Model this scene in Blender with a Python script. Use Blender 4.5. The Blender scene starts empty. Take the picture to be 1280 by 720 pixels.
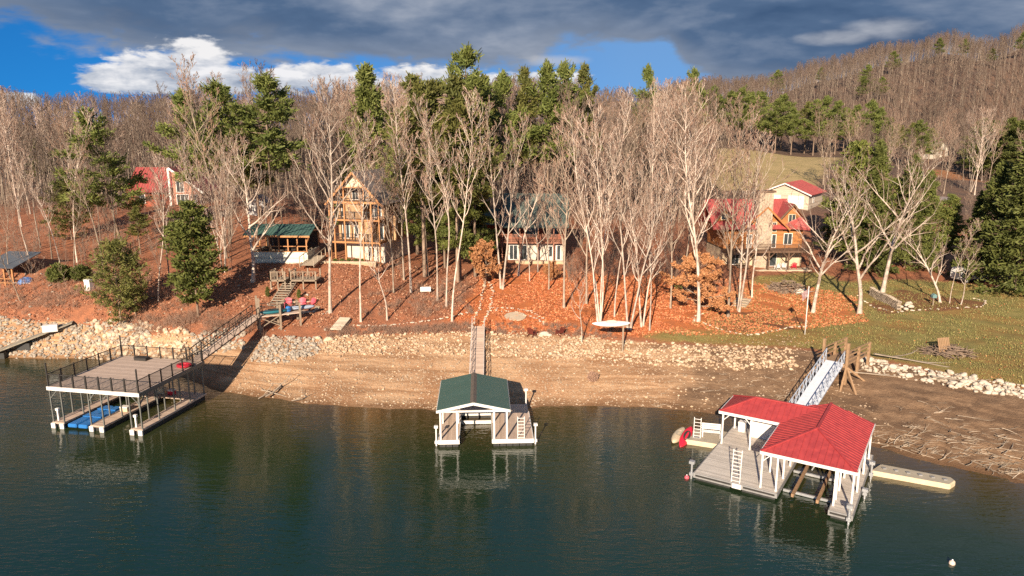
import bpy, math, random
import numpy as np
from mathutils import Vector, Matrix
R = math.radians
scene = bpy.context.scene
col = scene.collection
random.seed(7)
# ------------------------------------------------------------------ camera
CH, PITCH, F = 23.0, R(12.0), 900.0
cp, sp = math.cos(PITCH), math.sin(PITCH)
cam = bpy.data.cameras.new('camera'); cam_o = bpy.data.objects.new('camera', cam); col.objects.link(cam_o)
cam.sensor_width = 36.0; cam.lens = 36.0 * F / 1280.0; cam.clip_start = 0.5; cam.clip_end = 9000
cam_o.location = (0, 0, CH); cam_o.rotation_euler = (R(90) - PITCH, 0, 0)
scene.camera = cam_o

def ray(px, py):
    u = (px - 640) / F; v = (360 - py) / F
    return u, cp + v * sp, -sp + v * cp
def P(px, py, z):                       # the point at height z seen at a pixel of the photograph
    u, y, w = ray(px, py); t = (z - CH) / w
    return Vector((u * t, y * t, z))
def D(px, py, Y):                       # the point at ground distance Y
    u, y, w = ray(px, py); t = Y / y
    return Vector((u * t, Y, CH + w * t))
def proj(p):
    d = p[1] * cp - (p[2] - CH) * sp
    return 640 + F * p[0] / d, 360 - F * (p[1] * sp + (p[2] - CH) * cp) / d

# ------------------------------------------------------------------ terrain height
CTRL = []
for c in [  # (px, py, z)
    (-60,447,0),(0,447,0),(60,448,0),(120,448,0),(180,455,0),(225,470,0),(262,485,0),(330,497,0),(420,507,0),(500,511,0),(560,513,0),(640,511,0),(690,508,0),(780,508,0),(850,512,0),(920,522,0),(1000,540,0),(1090,556,0),(1140,572,0),(1200,586,0),(1280,604,0),(1350,622,0),
    (0,398,3.2),(80,406,3.0),(150,408,3.0),(215,415,3.0),(280,428,2.4),(330,425,2.8),(400,423,3.0),(480,417,3.2),(590,415,3.4),(700,418,3.4),(760,424,3.2),(850,430,2.9),(990,434,2.7),(1068,446,2.6),(1150,462,2.5),(1280,487,2.5),(1350,500,2.5),
    (0,360,5.2),(80,372,5.0),(160,380,4.8),(240,390,4.4),(300,400,4.0),(360,392,4.1),(440,402,4.0),
    (20,335,7.0),(100,322,7.0),(200,348,6.5),(310,350,6.6),(340,328,7.6),(450,328,7.5),(410,385,4.6),(450,370,5.4),(520,360,5.4),(560,390,4.4),
    (640,392,4.2),(640,335,5.8),(700,335,5.8),(600,350,5.4),(780,390,4.0),(780,340,5.2),(870,398,3.6),(870,350,4.4),
    (960,400,3.1),(960,340,3.9),(1020,335,4.0),(1075,390,3.2),(1100,350,3.9),(1200,400,3.1),(1280,420,3.0),(1200,350,4.0),(1280,365,4.2),(1160,430,2.85),
    ]:
    CTRL.append(tuple(P(*c)))
for c in [  # (px, py, Y)
    (60,285,112),(200,262,120),(320,262,118),(450,290,115),(560,285,120),(650,285,120),(760,285,120),(860,290,125),(990,258,145),(1100,265,145),(1200,290,125),(1280,300,125),
    (-100,240,160),(100,240,160),(300,235,165),(500,240,160),(650,245,155),(800,242,160),(960,215,200),(1080,215,200),(1200,225,190),(1330,240,170),
    (-200,190,300),(100,190,300),(300,190,250),(500,195,230),(700,195,230),(850,195,230),(960,192,255),(1080,196,255),(1180,195,300),(1300,195,280),
    (-200,165,480),(0,160,480),(100,158,480),(250,158,440),(450,165,400),(650,160,400),(800,160,380),(1000,165,340),(1150,160,370),(1280,160,370),
    (850,130,560),(940,125,520),(1020,103,520),(1100,82,530),(1190,66,540),(1290,60,540),(1420,55,540),
    ]:
    CTRL.append(tuple(D(*c)))
CTRL += [(-90,30,-6),(-45,40,-4.5),(0,38,-6),(14,36,-5),(28,30,-4.5),(60,20,-4),(0,0,-9),(-120,-60,-9),(120,-60,-9),(-150,70,-2),(-160,100,6),(110,60,4),(140,110,8),
         (-700,500,30),(-500,250,18),(700,500,80),(400,250,30),(0,900,10),(-700,1000,10),(700,1000,40),(300,700,60),(-40,50,-2.6),(-28,49,-2.8),(0,50,-2.2),(19,44,-2.4)]
CT = np.array(CTRL, float)
SC = 100.0
def warp(X, Y):                          # compress far distances so that near control points and far ones weigh alike
    k = 1.0 / np.sqrt(1 + ((Y - 60) / 160.0) ** 2 * (Y > 60) + (X / 260.0) ** 2)
    return X * k / SC, (60 + (Y - 60) * k) / SC
def phi(d2):
    return 0.5 * d2 * np.log(d2 + 1e-9)
wx, wy = warp(CT[:, 0], CT[:, 1])
N = len(CT)
A = np.zeros((N + 3, N + 3))
A[:N, :N] = phi((wx[:, None] - wx) ** 2 + (wy[:, None] - wy) ** 2) + np.eye(N) * 2e-5
A[:N, N] = A[N, :N] = 1; A[:N, N + 1] = A[N + 1, :N] = wx; A[:N, N + 2] = A[N + 2, :N] = wy
COEF = np.linalg.solve(A, np.concatenate([CT[:, 2], np.zeros(3)]))
def hgt(X, Y):
    X = np.asarray(X, float); Y = np.asarray(Y, float); sh = X.shape
    X = X.ravel(); Y = Y.ravel(); a, b = warp(X, Y); out = np.empty(len(X))
    for i in range(0, len(X), 20000):
        s = slice(i, i + 20000)
        out[s] = phi((a[s, None] - wx) ** 2 + (b[s, None] - wy) ** 2) @ COEF[:N] + COEF[N] + COEF[N + 1] * a[s] + COEF[N + 2] * b[s]
    z = out
    n = (np.sin(X * .9 + 1.3 * np.sin(Y * .5)) * np.sin(Y * 1.1 + 1.7 * np.sin(X * .37)) * .07
         + np.sin(X * 2.3 + Y * 1.1) * np.sin(Y * 2.9 - X * .8) * .035)
    mud = np.clip((X - 22) / 6, 0, 1) * np.clip((2.6 - z) / .8, 0, 1) * np.clip((z + .3) / .6, 0, 1)
    n = n + mud * .13 * np.sin(X * 1.7 + 2.2 * np.sin(Y * 1.1)) * np.sin(Y * 1.9 + 1.5 * np.sin(X * 1.3 + .4))
    z = z + n
    return z.reshape(sh)
def h1(x, y):
    return float(hgt(np.array([x]), np.array([y]))[0])
TT = np.concatenate([np.arange(38, 140, .25), np.arange(140, 700, 1.0)])
def G(px, py):                           # where the ray through a pixel meets the ground
    u, y, w = ray(px, py)
    d = CH + w * TT - hgt(u * TT, y * TT)
    i = np.nonzero(d < 0)[0]
    if not len(i): return D(px, py, 300)
    i = max(1, i[0]); a, b = TT[i - 1], TT[i]; da, db = d[i - 1], d[i]
    t = a + (b - a) * da / (da - db)
    return Vector((u * t, y * t, CH + w * t))

# ------------------------------------------------------------------ mesh helpers
def np_mesh(name, V, Fc, smooth=False):
    V = np.asarray(V, np.float32); Fc = np.asarray(Fc, np.int32); k = Fc.shape[1]
    me = bpy.data.meshes.new(name)
    me.vertices.add(len(V)); me.vertices.foreach_set('co', V.ravel())
    me.loops.add(Fc.size); me.loops.foreach_set('vertex_index', Fc.ravel())
    me.polygons.add(len(Fc)); me.polygons.foreach_set('loop_start', np.arange(0, Fc.size, k, dtype=np.int32))
    me.update(calc_edges=True)
    if smooth: me.polygons.foreach_set('use_smooth', np.ones(len(Fc), bool))
    me.validate()
    return me
def link(name, me, m=None, parent=None):
    o = bpy.data.objects.new(name, me); col.objects.link(o)
    if m is not None and not me.materials: me.materials.append(m)
    if parent is not None: o.parent = parent
    return o
def tag(o, label=None, cat=None, group=None, kind=None):
    if label: o['label'] = label
    if cat: o['category'] = cat
    if group: o['group'] = group
    if kind: o['kind'] = kind
    return o
def thing(name, label, cat, loc=(0, 0, 0), rz=0.0, group=None):
    o = bpy.data.objects.new(name, None); col.objects.link(o)
    o.empty_display_size = .3; o.location = loc; o.rotation_euler = (0, 0, rz)
    return tag(o, label, cat, group)
def dup(o, loc=None, rz=None, s=None, label=None, group=None, parent=None):
    c = o.copy(); col.objects.link(c)
    if parent is not None: c.parent = parent
    if loc is not None: c.location = loc
    if rz is not None: c.rotation_euler = (0, 0, rz)
    if s is not None: c.scale = s if isinstance(s, tuple) else (s, s, s)
    if label: c['label'] = label
    if group: c['group'] = group
    for ch in list(KIDS.get(o.name, [])):
        dup(ch, parent=c)
    pass
    return c
KIDS = {}

class MB:
    def __init__(s): s.v = []; s.f = []
    def add(s, vs, fs):
        n = len(s.v); s.v += [tuple(v) for v in vs]; s.f += [tuple(i + n for i in f) for f in fs]; return s
    def bx(s, x0, x1, y0, y1, z0, z1):
        return s.add([(x0,y0,z0),(x1,y0,z0),(x1,y1,z0),(x0,y1,z0),(x0,y0,z1),(x1,y0,z1),(x1,y1,z1),(x0,y1,z1)],
                     [(0,3,2,1),(4,5,6,7),(0,1,5,4),(1,2,6,5),(2,3,7,6),(3,0,4,7)])
    def beam(s, p, q, w, h=None):
        h = h or w; p = Vector(p); q = Vector(q); d = (q - p).normalized()
        up = Vector((0, 0, 1)) if abs(d.z) < .95 else Vector((0, 1, 0))
        r = d.cross(up).normalized(); u = r.cross(d).normalized(); r *= w / 2; u *= h / 2
        return s.add([p-r-u, p+r-u, p+r+u, p-r+u, q-r-u, q+r-u, q+r+u, q-r+u],
                     [(0,1,2,3),(4,7,6,5),(0,4,5,1),(1,5,6,2),(2,6,7,3),(3,7,4,0)])
    def tube(s, p, q, r0, r1=None, n=8, cap=True):
        r1 = r0 if r1 is None else r1; p = Vector(p); q = Vector(q); d = (q - p).normalized()
        a = d.orthogonal().normalized(); b = d.cross(a)
        vs = []
        for c, r in ((p, r0), (q, r1)):
            for i in range(n):
                t = 2 * math.pi * i / n; vs.append(c + (a * math.cos(t) + b * math.sin(t)) * r)
        fs = [(i, (i+1) % n, n + (i+1) % n, n + i) for i in range(n)]
        if cap: fs += [tuple(range(n-1, -1, -1)), tuple(range(n, 2*n))]
        return s.add(vs, fs)
    def slab(s, pts, t):                 # a flat polygon given thickness t downwards along its normal
        pts = [Vector(p) for p in pts]; n = (pts[1]-pts[0]).cross(pts[2]-pts[0]).normalized()
        k = len(pts); vs = pts + [p - n * t for p in pts]
        return s.add(vs, [tuple(range(k)), tuple(range(2*k-1, k-1, -1))] + [(i, k+i, k+(i+1) % k, (i+1) % k) for i in range(k)])
    def prism_y(s, prof, y0, y1):        # profile in x,z pulled along y
        k = len(prof); vs = [(x, y0, z) for x, z in prof] + [(x, y1, z) for x, z in prof]
        return s.add(vs, [tuple(range(k)), tuple(range(2*k-1, k-1, -1))] + [(i, k+i, k+(i+1) % k, (i+1) % k) for i in range(k)])
    def prism_x(s, prof, x0, x1):        # profile in y,z pulled along x
        k = len(prof); vs = [(x0, y, z) for y, z in prof] + [(x1, y, z) for y, z in prof]
        return s.add(vs, [tuple(range(k-1, -1, -1)), tuple(range(k, 2*k))] + [(i, (i+1) % k, k+(i+1) % k, k+i) for i in range(k)])
    def lathe(s, prof, c=(0, 0, 0), n=14):
        vs = []; m = len(prof)
        for r, z in prof:
            for i in range(n):
                t = 2*math.pi*i/n; vs.append((c[0]+r*math.cos(t), c[1]+r*math.sin(t), c[2]+z))
        fs = [(j*n+i, j*n+(i+1) % n, (j+1)*n+(i+1) % n, (j+1)*n+i) for j in range(m-1) for i in range(n)]
        return s.add(vs, fs + [tuple(range(n-1, -1, -1)), tuple(range((m-1)*n, m*n))])
    def loft(s, rings):                  # closed rings of equal count, capped
        n = len(rings[0]); vs = [p for r in rings for p in r]
        fs = [(j*n+i, j*n+(i+1) % n, (j+1)*n+(i+1) % n, (j+1)*n+i) for j in range(len(rings)-1) for i in range(n)]
        return s.add(vs, fs + [tuple(range(n-1, -1, -1)), tuple(range((len(rings)-1)*n, len(rings)*n))])
    def build(s, name, m, parent=None, smooth=False, bevel=0):
        me = bpy.data.meshes.new(name); me.from_pydata(s.v, [], s.f); me.validate()
        import bmesh
        bm = bmesh.new(); bm.from_mesh(me); bmesh.ops.recalc_face_normals(bm, faces=bm.faces)
        if bevel: bmesh.ops.bevel(bm, geom=bm.edges[:], offset=bevel, segments=1, affect='EDGES')
        bm.to_mesh(me); bm.free()
        if smooth: me.polygons.foreach_set('use_smooth', [True] * len(me.polygons))
        o = link(name, me, m, parent)
        if parent is not None: KIDS.setdefault(parent.name, []).append(o)
        return o

# ------------------------------------------------------------------ materials
def nodes_of(m):
    m.use_nodes = True; return m.node_tree.nodes, m.node_tree.links
def ramp(nt, fac, stops, interp='LINEAR'):
    n = nt.nodes.new('ShaderNodeValToRGB'); n.color_ramp.interpolation = interp; e = n.color_ramp.elements
    while len(e) < len(stops): e.new(.5)
    for i, (p, c) in enumerate(stops):
        e[i].position = p; e[i].color = (c[0], c[1], c[2], 1) if not isinstance(c, (int, float)) else (c, c, c, 1)
    nt.links.new(fac, n.inputs[0]); return n.outputs[0]
def noise(nt, vec, scale, detail=4, rough=.55, dist=0, dim='3D'):
    n = nt.nodes.new('ShaderNodeTexNoise'); n.inputs['Scale'].default_value = scale; n.inputs['Detail'].default_value = detail
    n.inputs['Roughness'].default_value = rough; n.inputs['Distortion'].default_value = dist
    if vec is not None: nt.links.new(vec, n.inputs['Vector'])
    return n.outputs['Fac']
def math_n(nt, op, a, b=None, c=None, clamp=False):
    n = nt.nodes.new('ShaderNodeMath'); n.operation = op; n.use_clamp = clamp
    for i, x in enumerate((a, b, c)):
        if x is None: continue
        if isinstance(x, (int, float)): n.inputs[i].default_value = x
        else: nt.links.new(x, n.inputs[i])
    return n.outputs[0]
def mixc(nt, f, a, b, mode='MIX'):
    n = nt.nodes.new('ShaderNodeMix'); n.data_type = 'RGBA'; n.blend_type = mode
    for s, x in ((n.inputs[0], f), (n.inputs[6], a), (n.inputs[7], b)):
        if isinstance(x, (int, float)): s.default_value = x
        elif isinstance(x, tuple): s.default_value = (x[0], x[1], x[2], 1)
        else: nt.links.new(x, s)
    return n.outputs[2]
def bump(nt, b, h, strength=.4, dist=.05):
    n = nt.nodes.new('ShaderNodeBump'); n.inputs['Strength'].default_value = strength; n.inputs['Distance'].default_value = dist
    nt.links.new(h, n.inputs['Height']); nt.links.new(n.outputs[0], b.inputs['Normal'])
def coords(nt, kind='Object'):
    return nt.nodes.new('ShaderNodeTexCoord').outputs[kind]
MATS = {}
def mat(name, c, c2=None, rough=.7, scale=3.0, metal=0.0, bmp=0.0, stripes=None, rand=0.0, spec=.4, trans=0.0):
    """plain surface: colour c drifting to c2 with dirt noise; stripes=(axis, period, depth) darkens thin gaps between boards"""
    m = bpy.data.materials.new(name); MATS[name] = m
    nd, ln = nodes_of(m); nt = m.node_tree; b = nd['Principled BSDF']
    b.inputs['Roughness'].default_value = rough; b.inputs['Metallic'].default_value = metal
    b.inputs['Specular IOR Level'].default_value = spec
    co = coords(nt); c2 = c2 or tuple(x * .72 for x in c)
    n1 = noise(nt, co, scale, 5, .62)
    f = ramp(nt, n1, [(.33, 0.0), (.68, 1.0)])
    cc = mixc(nt, f, c, c2)
    if rand:
        oi = nd.new('ShaderNodeObjectInfo').outputs['Random']
        v = math_n(nt, 'MULTIPLY_ADD', oi, rand * 2, 1 - rand)
        cc = mixc(nt, 1.0, cc, v, 'MULTIPLY')
    hgt_s = n1
    if stripes:
        ax, per, dep = stripes
        sx = nd.new('ShaderNodeSeparateXYZ'); ln.new(co, sx.inputs[0])
        v = math_n(nt, 'MULTIPLY', sx.outputs[ax], 1.0 / per); fr = math_n(nt, 'FRACT', v); fl = math_n(nt, 'FLOOR', v)
        wn = nd.new('ShaderNodeTexWhiteNoise'); wn.noise_dimensions = '1D'; ln.new(fl, wn.inputs['W'])
        tone = math_n(nt, 'MULTIPLY_ADD', wn.outputs['Value'], .35, .8)
        gap = math_n(nt, 'LESS_THAN', fr, .09)
        k = math_n(nt, 'MULTIPLY', tone, math_n(nt, 'SUBTRACT', 1.0, math_n(nt, 'MULTIPLY', gap, dep)))
        cc = mixc(nt, 1.0, cc, k, 'MULTIPLY')
        hgt_s = math_n(nt, 'SUBTRACT', n1, gap)
    ln.new(cc, b.inputs['Base Color'])
    if bmp: bump(nt, b, hgt_s, bmp, .03)
    return m
# ------------------------------------------------------------------ light, sky, exposure
SUN_AZ, SUN_EL = R(14.6), R(22.0)          # shadows run away from the camera, a little to the right
sun = bpy.data.lights.new('sun', 'SUN'); sun.energy = 5.0; sun.angle = R(.53); sun.color = (1.0, .83, .64)
so = bpy.data.objects.new('sun', sun); col.objects.link(so)
to_sun = Vector((-math.sin(SUN_AZ) * math.cos(SUN_EL), -math.cos(SUN_AZ) * math.cos(SUN_EL), math.sin(SUN_EL)))
so.rotation_euler = to_sun.to_track_quat('Z', 'Y').to_euler(); so.location = to_sun * 120
world = bpy.data.worlds.new('World'); scene.world = world; world.use_nodes = True
wt = world.node_tree; wn_ = wt.nodes; wl = wt.links
bg = wn_['Background']; bg.inputs['Strength'].default_value = .08
sky = wn_.new('ShaderNodeTexSky'); sky.sky_type = 'NISHITA'; sky.sun_disc = False
sky.sun_elevation = SUN_EL; sky.sun_rotation = math.atan2(to_sun.x, to_sun.y)
sky.air_density = 1.0; sky.dust_density = .3; sky.ozone_density = 3.0
wc = wn_.new('ShaderNodeTexCoord').outputs['Generated']
sx = wn_.new('ShaderNodeSeparateXYZ'); wl.new(wc, sx.inputs[0])
az = math_n(wt, 'ARCTAN2', sx.outputs[0], sx.outputs[1])
el = math_n(wt, 'ARCSINE', sx.outputs[2])
def ae(px, py):
    d = Vector(ray(px, py)).normalized(); return math.atan2(d.x, d.y), math.asin(d.z)
lift = wn_.new('ShaderNodeCombineXYZ')                       # the clear sky is read somewhat higher up: deeper blue
wl.new(sx.outputs[0], lift.inputs[0]); wl.new(sx.outputs[1], lift.inputs[1])
wl.new(math_n(wt, 'MULTIPLY_ADD', math_n(wt, 'MAXIMUM', sx.outputs[2], 0.0), .9, .16), lift.inputs[2])
wl.new(lift.outputs[0], sky.inputs['Vector'])
clear = mixc(wt, 1.0, sky.outputs[0], (.08, .46, .82), 'MULTIPLY')
pale = math_n(wt, 'MULTIPLY', math_n(wt, 'MULTIPLY_ADD', az, 1.6, .75, clamp=True), .45)
clear = mixc(wt, pale, clear, (2.3, 3.3, 4.3))
cv = wn_.new('ShaderNodeCombineXYZ'); wl.new(az, cv.inputs[0]); wl.new(math_n(wt, 'MULTIPLY', el, 2.6), cv.inputs[1])
nA = noise(wt, cv.outputs[0], 6.0, 7, .52, .3)
nB = noise(wt, cv.outputs[0], 22.0, 6, .55, .2)
cv2 = wn_.new('ShaderNodeCombineXYZ'); wl.new(az, cv2.inputs[0]); wl.new(math_n(wt, 'MULTIPLY', el, 4.5), cv2.inputs[1])
nC = noise(wt, cv2.outputs[0], 2.6, 5, .5, .5)
nmix = math_n(wt, 'ADD', math_n(wt, 'MULTIPLY', nA, .7), math_n(wt, 'MULTIPLY', nB, .3))
def smooth(x, a, b):
    n = wn_.new('ShaderNodeMapRange'); n.interpolation_type = 'SMOOTHSTEP'
    n.inputs['From Min'].default_value = a; n.inputs['From Max'].default_value = b; wl.new(x, n.inputs['Value']); return n.outputs['Result']
# the deck: its lower edge by azimuth
EDGE = [(0, 34), (90, 50), (170, 62), (260, 66), (330, 72), (410, 86), (480, 94), (560, 92), (640, 84), (700, 70), (760, 62), (830, 66), (870, 100), (905, 118), (1000, 118), (1100, 120), (1280, 120)]
AZ0, AZ1 = -.75, .75; EL1 = .30
st = []
for x, y in EDGE:
    a, e = ae(x, y); st.append(((a - AZ0) / (AZ1 - AZ0), max(0.0, e / EL1)))
azn = math_n(wt, 'MULTIPLY_ADD', az, 1 / (AZ1 - AZ0), -AZ0 / (AZ1 - AZ0), clamp=True)
edge = math_n(wt, 'MULTIPLY', ramp(wt, azn, st, 'EASE'), EL1)
dd = math_n(wt, 'ADD', math_n(wt, 'SUBTRACT', el, edge), math_n(wt, 'MULTIPLY_ADD', nmix, .16, -.08))
deck = smooth(dd, -.008, .018)
# above the picture the deck breaks up
gap = math_n(wt, 'MULTIPLY', smooth(el, .2, .45), smooth(nC, .46, .56))
deck = math_n(wt, 'SUBTRACT', deck, math_n(wt, 'MULTIPLY', gap, .9), clamp=True)
tone = math_n(wt, 'ADD', math_n(wt, 'ADD', math_n(wt, 'MULTIPLY', nC, .6), math_n(wt, 'MULTIPLY', nA, .25)), math_n(wt, 'MULTIPLY', nB, .15))
deckc = ramp(wt, tone, [(.36, (.38, .74, 1.45)), (.45, (.62, 1.05, 1.85)), (.53, (1.4, 1.8, 2.55)), (.64, (3.0, 3.25, 3.8))])
rim = math_n(wt, 'SUBTRACT', 1.0, smooth(dd, .0, .05))
deckc = mixc(wt, math_n(wt, 'MULTIPLY', rim, .4), deckc, (2.3, 2.5, 2.9))
# cumulus heaps low in the sky: (px, py, half width, half height)
def heap(px, py, w, h):
    a0, e0 = ae(px, py); a1, _ = ae(px + w, py); _, e1 = ae(px, py - h)
    qa = math_n(wt, 'MULTIPLY', math_n(wt, 'SUBTRACT', az, a0), 1 / (a1 - a0)); qe = math_n(wt, 'MULTIPLY', math_n(wt, 'SUBTRACT', el, e0), 1 / (e1 - e0))
    d2 = math_n(wt, 'ADD', math_n(wt, 'MULTIPLY', qa, qa), math_n(wt, 'MULTIPLY', qe, qe))
    return math_n(wt, 'SUBTRACT', 1.0, d2), qe
HEAPS = [(150, 98, 58, 22), (190, 92, 62, 30), (240, 86, 62, 36), (296, 100, 52, 20), (0, 124, 46, 12), (350, 102, 60, 16), (400, 98, 60, 22), (450, 110, 80, 20), (540, 104, 80, 24), (610, 106, 60, 16), (690, 100, 50, 12)]
hm = None; hq = None
for h_ in HEAPS:
    m_, q_ = heap(*h_)
    hm = m_ if hm is None else math_n(wt, 'MAXIMUM', hm, m_)
    w_ = math_n(wt, 'MULTIPLY', smooth(m_, -.3, .5), q_)
    hq = w_ if hq is None else math_n(wt, 'MAXIMUM', hq, w_)
nD = noise(wt, cv.outputs[0], 48.0, 5, .6, .2); nbil = math_n(wt, 'ADD', math_n(wt, 'MULTIPLY', nB, .7), math_n(wt, 'MULTIPLY', nD, .3))
hf = math_n(wt, 'ADD', hm, math_n(wt, 'MULTIPLY_ADD', nbil, 4.2, -1.95))
heapm = smooth(hf, -.1, .6)
hl = math_n(wt, 'ADD', math_n(wt, 'MULTIPLY', hq, .45), math_n(wt, 'MULTIPLY_ADD', nbil, 2.4, -.85))
heapc = ramp(wt, hl, [(.0, (1.9, 2.3, 3.0)), (.38, (4.0, 4.2, 4.6)), (.75, (6.4, 6.3, 6.3))])
c1 = mixc(wt, deck, clear, deckc)
c2_ = mixc(wt, math_n(wt, 'MULTIPLY', heapm, .95), c1, heapc)
sb = None                                                   # bright breaks in the deck
for h_ in ((1108, 38, 60, 16), (1060, 46, 60, 10), (1200, 58, 50, 10), (700, 76, 40, 8)):
    m_, q_ = heap(*h_); sb = m_ if sb is None else math_n(wt, 'MAXIMUM', sb, m_)
sbm = smooth(math_n(wt, 'ADD', sb, math_n(wt, 'MULTIPLY_ADD', nmix, 5, -2.5)), -.5, 1.7)
c2_ = mixc(wt, math_n(wt, 'MULTIPLY', sbm, .9), c2_, (3.8, 3.9, 4.2))
wl.new(c2_, bg.inputs['Color'])
vs = scene.view_settings; vs.view_transform = 'Standard'; vs.look = 'None'; vs.exposure = 0.86; vs.gamma = 1; vs.use_curve_mapping = False
scene.cycles.max_bounces = 5; scene.cycles.diffuse_bounces = 2; scene.cycles.glossy_bounces = 3; scene.cycles.transparent_max_bounces = 6
scene.cycles.use_denoising = False

# ------------------------------------------------------------------ ground
def axis(lo, a, b, hi, step, g):
    mid = list(np.arange(a, b + 1e-6, step)); s = step; x = b; up = []
    while x < hi: s *= g; x += s; up.append(x)
    s = step; x = a; dn = []
    while x > lo: s *= g; x -= s; dn.append(x)
    return np.array(dn[::-1] + mid + up)
GX = axis(-1500, -70, 62, 1500, .5, 1.06); GY = axis(-400, 42, 104, 1800, .5, 1.05)
XX, YY = np.meshgrid(GX, GY); ZZ = hgt(XX, YY)
nx, ny = len(GX), len(GY)
VV = np.stack([XX.ravel(), YY.ravel(), ZZ.ravel()], 1)
ii = (np.arange(ny - 1)[:, None] * nx + np.arange(nx - 1)).ravel()
gme = np_mesh('ground', VV, np.stack([ii, ii + 1, ii + nx + 1, ii + nx], 1), True)
def inside(poly, X, Y):
    r = np.zeros(X.shape, bool); n = len(poly); j = n - 1
    for i in range(n):
        xi, yi = poly[i][:2]; xj, yj = poly[j][:2]
        c = ((yi > Y) != (yj > Y)) & (X < (xj - xi) * (Y - yi) / (yj - yi + 1e-12) + xi); r ^= c; j = i
    return r
def sdist(poly, X, Y):
    d = np.full(X.shape, 1e9); n = len(poly)
    for i in range(n):
        ax_, ay = poly[i][:2]; bx_, by = poly[(i + 1) % n][:2]; ex, ey = bx_ - ax_, by - ay
        t = np.clip(((X - ax_) * ex + (Y - ay) * ey) / (ex * ex + ey * ey + 1e-9), 0, 1)
        d = np.minimum(d, np.hypot(X - ax_ - t * ex, Y - ay - t * ey))
    return np.where(inside(poly, X, Y), d, -d)
FX, FY, FZ = VV[:, 0], VV[:, 1], VV[:, 2]
def mask(pts, soft, world=False):
    poly = [p if world else tuple(G(*p)) for p in pts]
    return np.clip(.5 + sdist(poly, FX, FY) / soft, 0, 1)
LAWN = [(800,422),(860,405),(905,372),(950,345),(1020,340),(1060,352),(1120,350),(1190,352),(1290,365),(1400,420),(1400,500),(1280,484),(1150,459),(1068,443),(990,433),(850,428)]
lawn = mask(LAWN, 4)
BEACH = [(-200,380),(0,398),(150,408),(215,415),(300,428),(330,426),(400,424),(480,418),(590,416),(700,419),(760,425),(850,431),(990,436),(1068,447),(1150,463),(1280,488),(1500,520),(1500,700),(640,700),(-200,600)]
beach = mask([tuple(G(*p)) if p[1] < 600 else (p0) for p, p0 in zip(BEACH, [None]*18 + [(80, 30), (0, 30), (-120, 30)])], 1.2, True) if False else None
bp_ = [tuple(G(*p)) for p in BEACH[:17]] + [(130, 50), (130, 0), (-150, 0), (-150, 72)]
beach = mask(bp_, 1.0, True)
mud = np.clip((FX - 8) / 14, 0, 1)
FIELD = [tuple(D(890,232,165)), tuple(D(1010,236,165)), tuple(D(1050,205,250)), tuple(D(1010,196,258)), tuple(D(960,192,262)), tuple(D(925,188,265)), tuple(D(870,190,250))]
field = mask(FIELD, 10, True)
ORANGE = [tuple(G(*p)) for p in [(560,400),(590,372),(600,345),(690,338),(760,345),(860,345),(930,350),(1010,358),(1070,372),(1085,402),(1010,412),(940,418),(800,422),(700,415),(600,412)]]
orange = mask(ORANGE, 5, True)
REDFIELD = [tuple(D(1160,240,190)), tuple(D(1250,240,190)), tuple(D(1270,205,270)), tuple(D(1160,200,270))]
redf = mask(REDFIELD, 12, True)
BEDS = [[(880,404),(905,392),(960,388),(1005,398),(1008,409),(955,416),(900,412)], [(1085,378),(1125,362),(1190,372),(1232,378),(1225,386),(1150,389),(1100,392)], [(672,418),(640,398),(600,393),(640,386),(680,398)]]
bed = np.zeros(len(FX))
for b_ in BEDS[:2]: bed = np.maximum(bed, mask(b_, .9))
for nm, a_ in (('far', np.clip((FY - 112) / 40, 0, 1)), ('lawn', lawn), ('beach', beach), ('mud', mud), ('field', field), ('orange', orange), ('bed', bed), ('redfield', redf)):
    at = gme.attributes.new(nm, 'FLOAT', 'POINT'); at.data.foreach_set('value', a_.astype(np.float32))
gm = bpy.data.materials.new('ground_cover'); gn, gl = nodes_of(gm); gt = gm.node_tree; gb = gn['Principled BSDF']
gb.inputs['Roughness'].default_value = .95; gb.inputs['Specular IOR Level'].default_value = .15
gc = coords(gt)
def attr(n):
    a = gn.new('ShaderNodeAttribute'); a.attribute_name = n; return a.outputs['Fac']
n_big = noise(gt, gc, .22, 5, .6); n_mid = noise(gt, gc, 1.1, 6, .65); n_fin = noise(gt, gc, 5.5, 5, .7); n_leaf = noise(gt, gc, 13, 3, .7)
def soft(a, nz, amt, lo=.3, hi=.7):
    s_ = math_n(gt, 'ADD', a, math_n(gt, 'MULTIPLY_ADD', nz, amt, -amt / 2))
    m_ = gn.new('ShaderNodeMapRange'); m_.interpolation_type = 'SMOOTHSTEP'; m_.inputs['From Min'].default_value = lo; m_.inputs['From Max'].default_value = hi
    gl.new(s_, m_.inputs['Value']); return m_.outputs['Result']
litter = mixc(gt, ramp(gt, n_mid, [(.36, 0), (.62, 1)]), (.40, .155, .08), (.25, .105, .062))
litter = mixc(gt, ramp(gt, n_leaf, [(.5, 0), (.7, 1)]), litter, (.55, .25, .13))
litter = mixc(gt, ramp(gt, n_fin, [(.55, 0), (.75, .8)]), litter, (.12, .07, .045))
oleaf = mixc(gt, ramp(gt, n_mid, [(.38, 0), (.6, 1)]), (.62, .185, .06), (.42, .135, .055))
oleaf = mixc(gt, ramp(gt, n_leaf, [(.5, 0), (.72, 1)]), oleaf, (.72, .30, .12))
oleaf = mixc(gt, ramp(gt, n_fin, [(.58, 0), (.78, .7)]), oleaf, (.15, .07, .03))
grass = mixc(gt, ramp(gt, n_mid, [(.35, 0), (.65, 1)]), (.23, .195, .065), (.31, .25, .095))
grass = mixc(gt, ramp(gt, n_fin, [(.45, 0), (.75, .8)]), grass, (.12, .13, .04))
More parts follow.
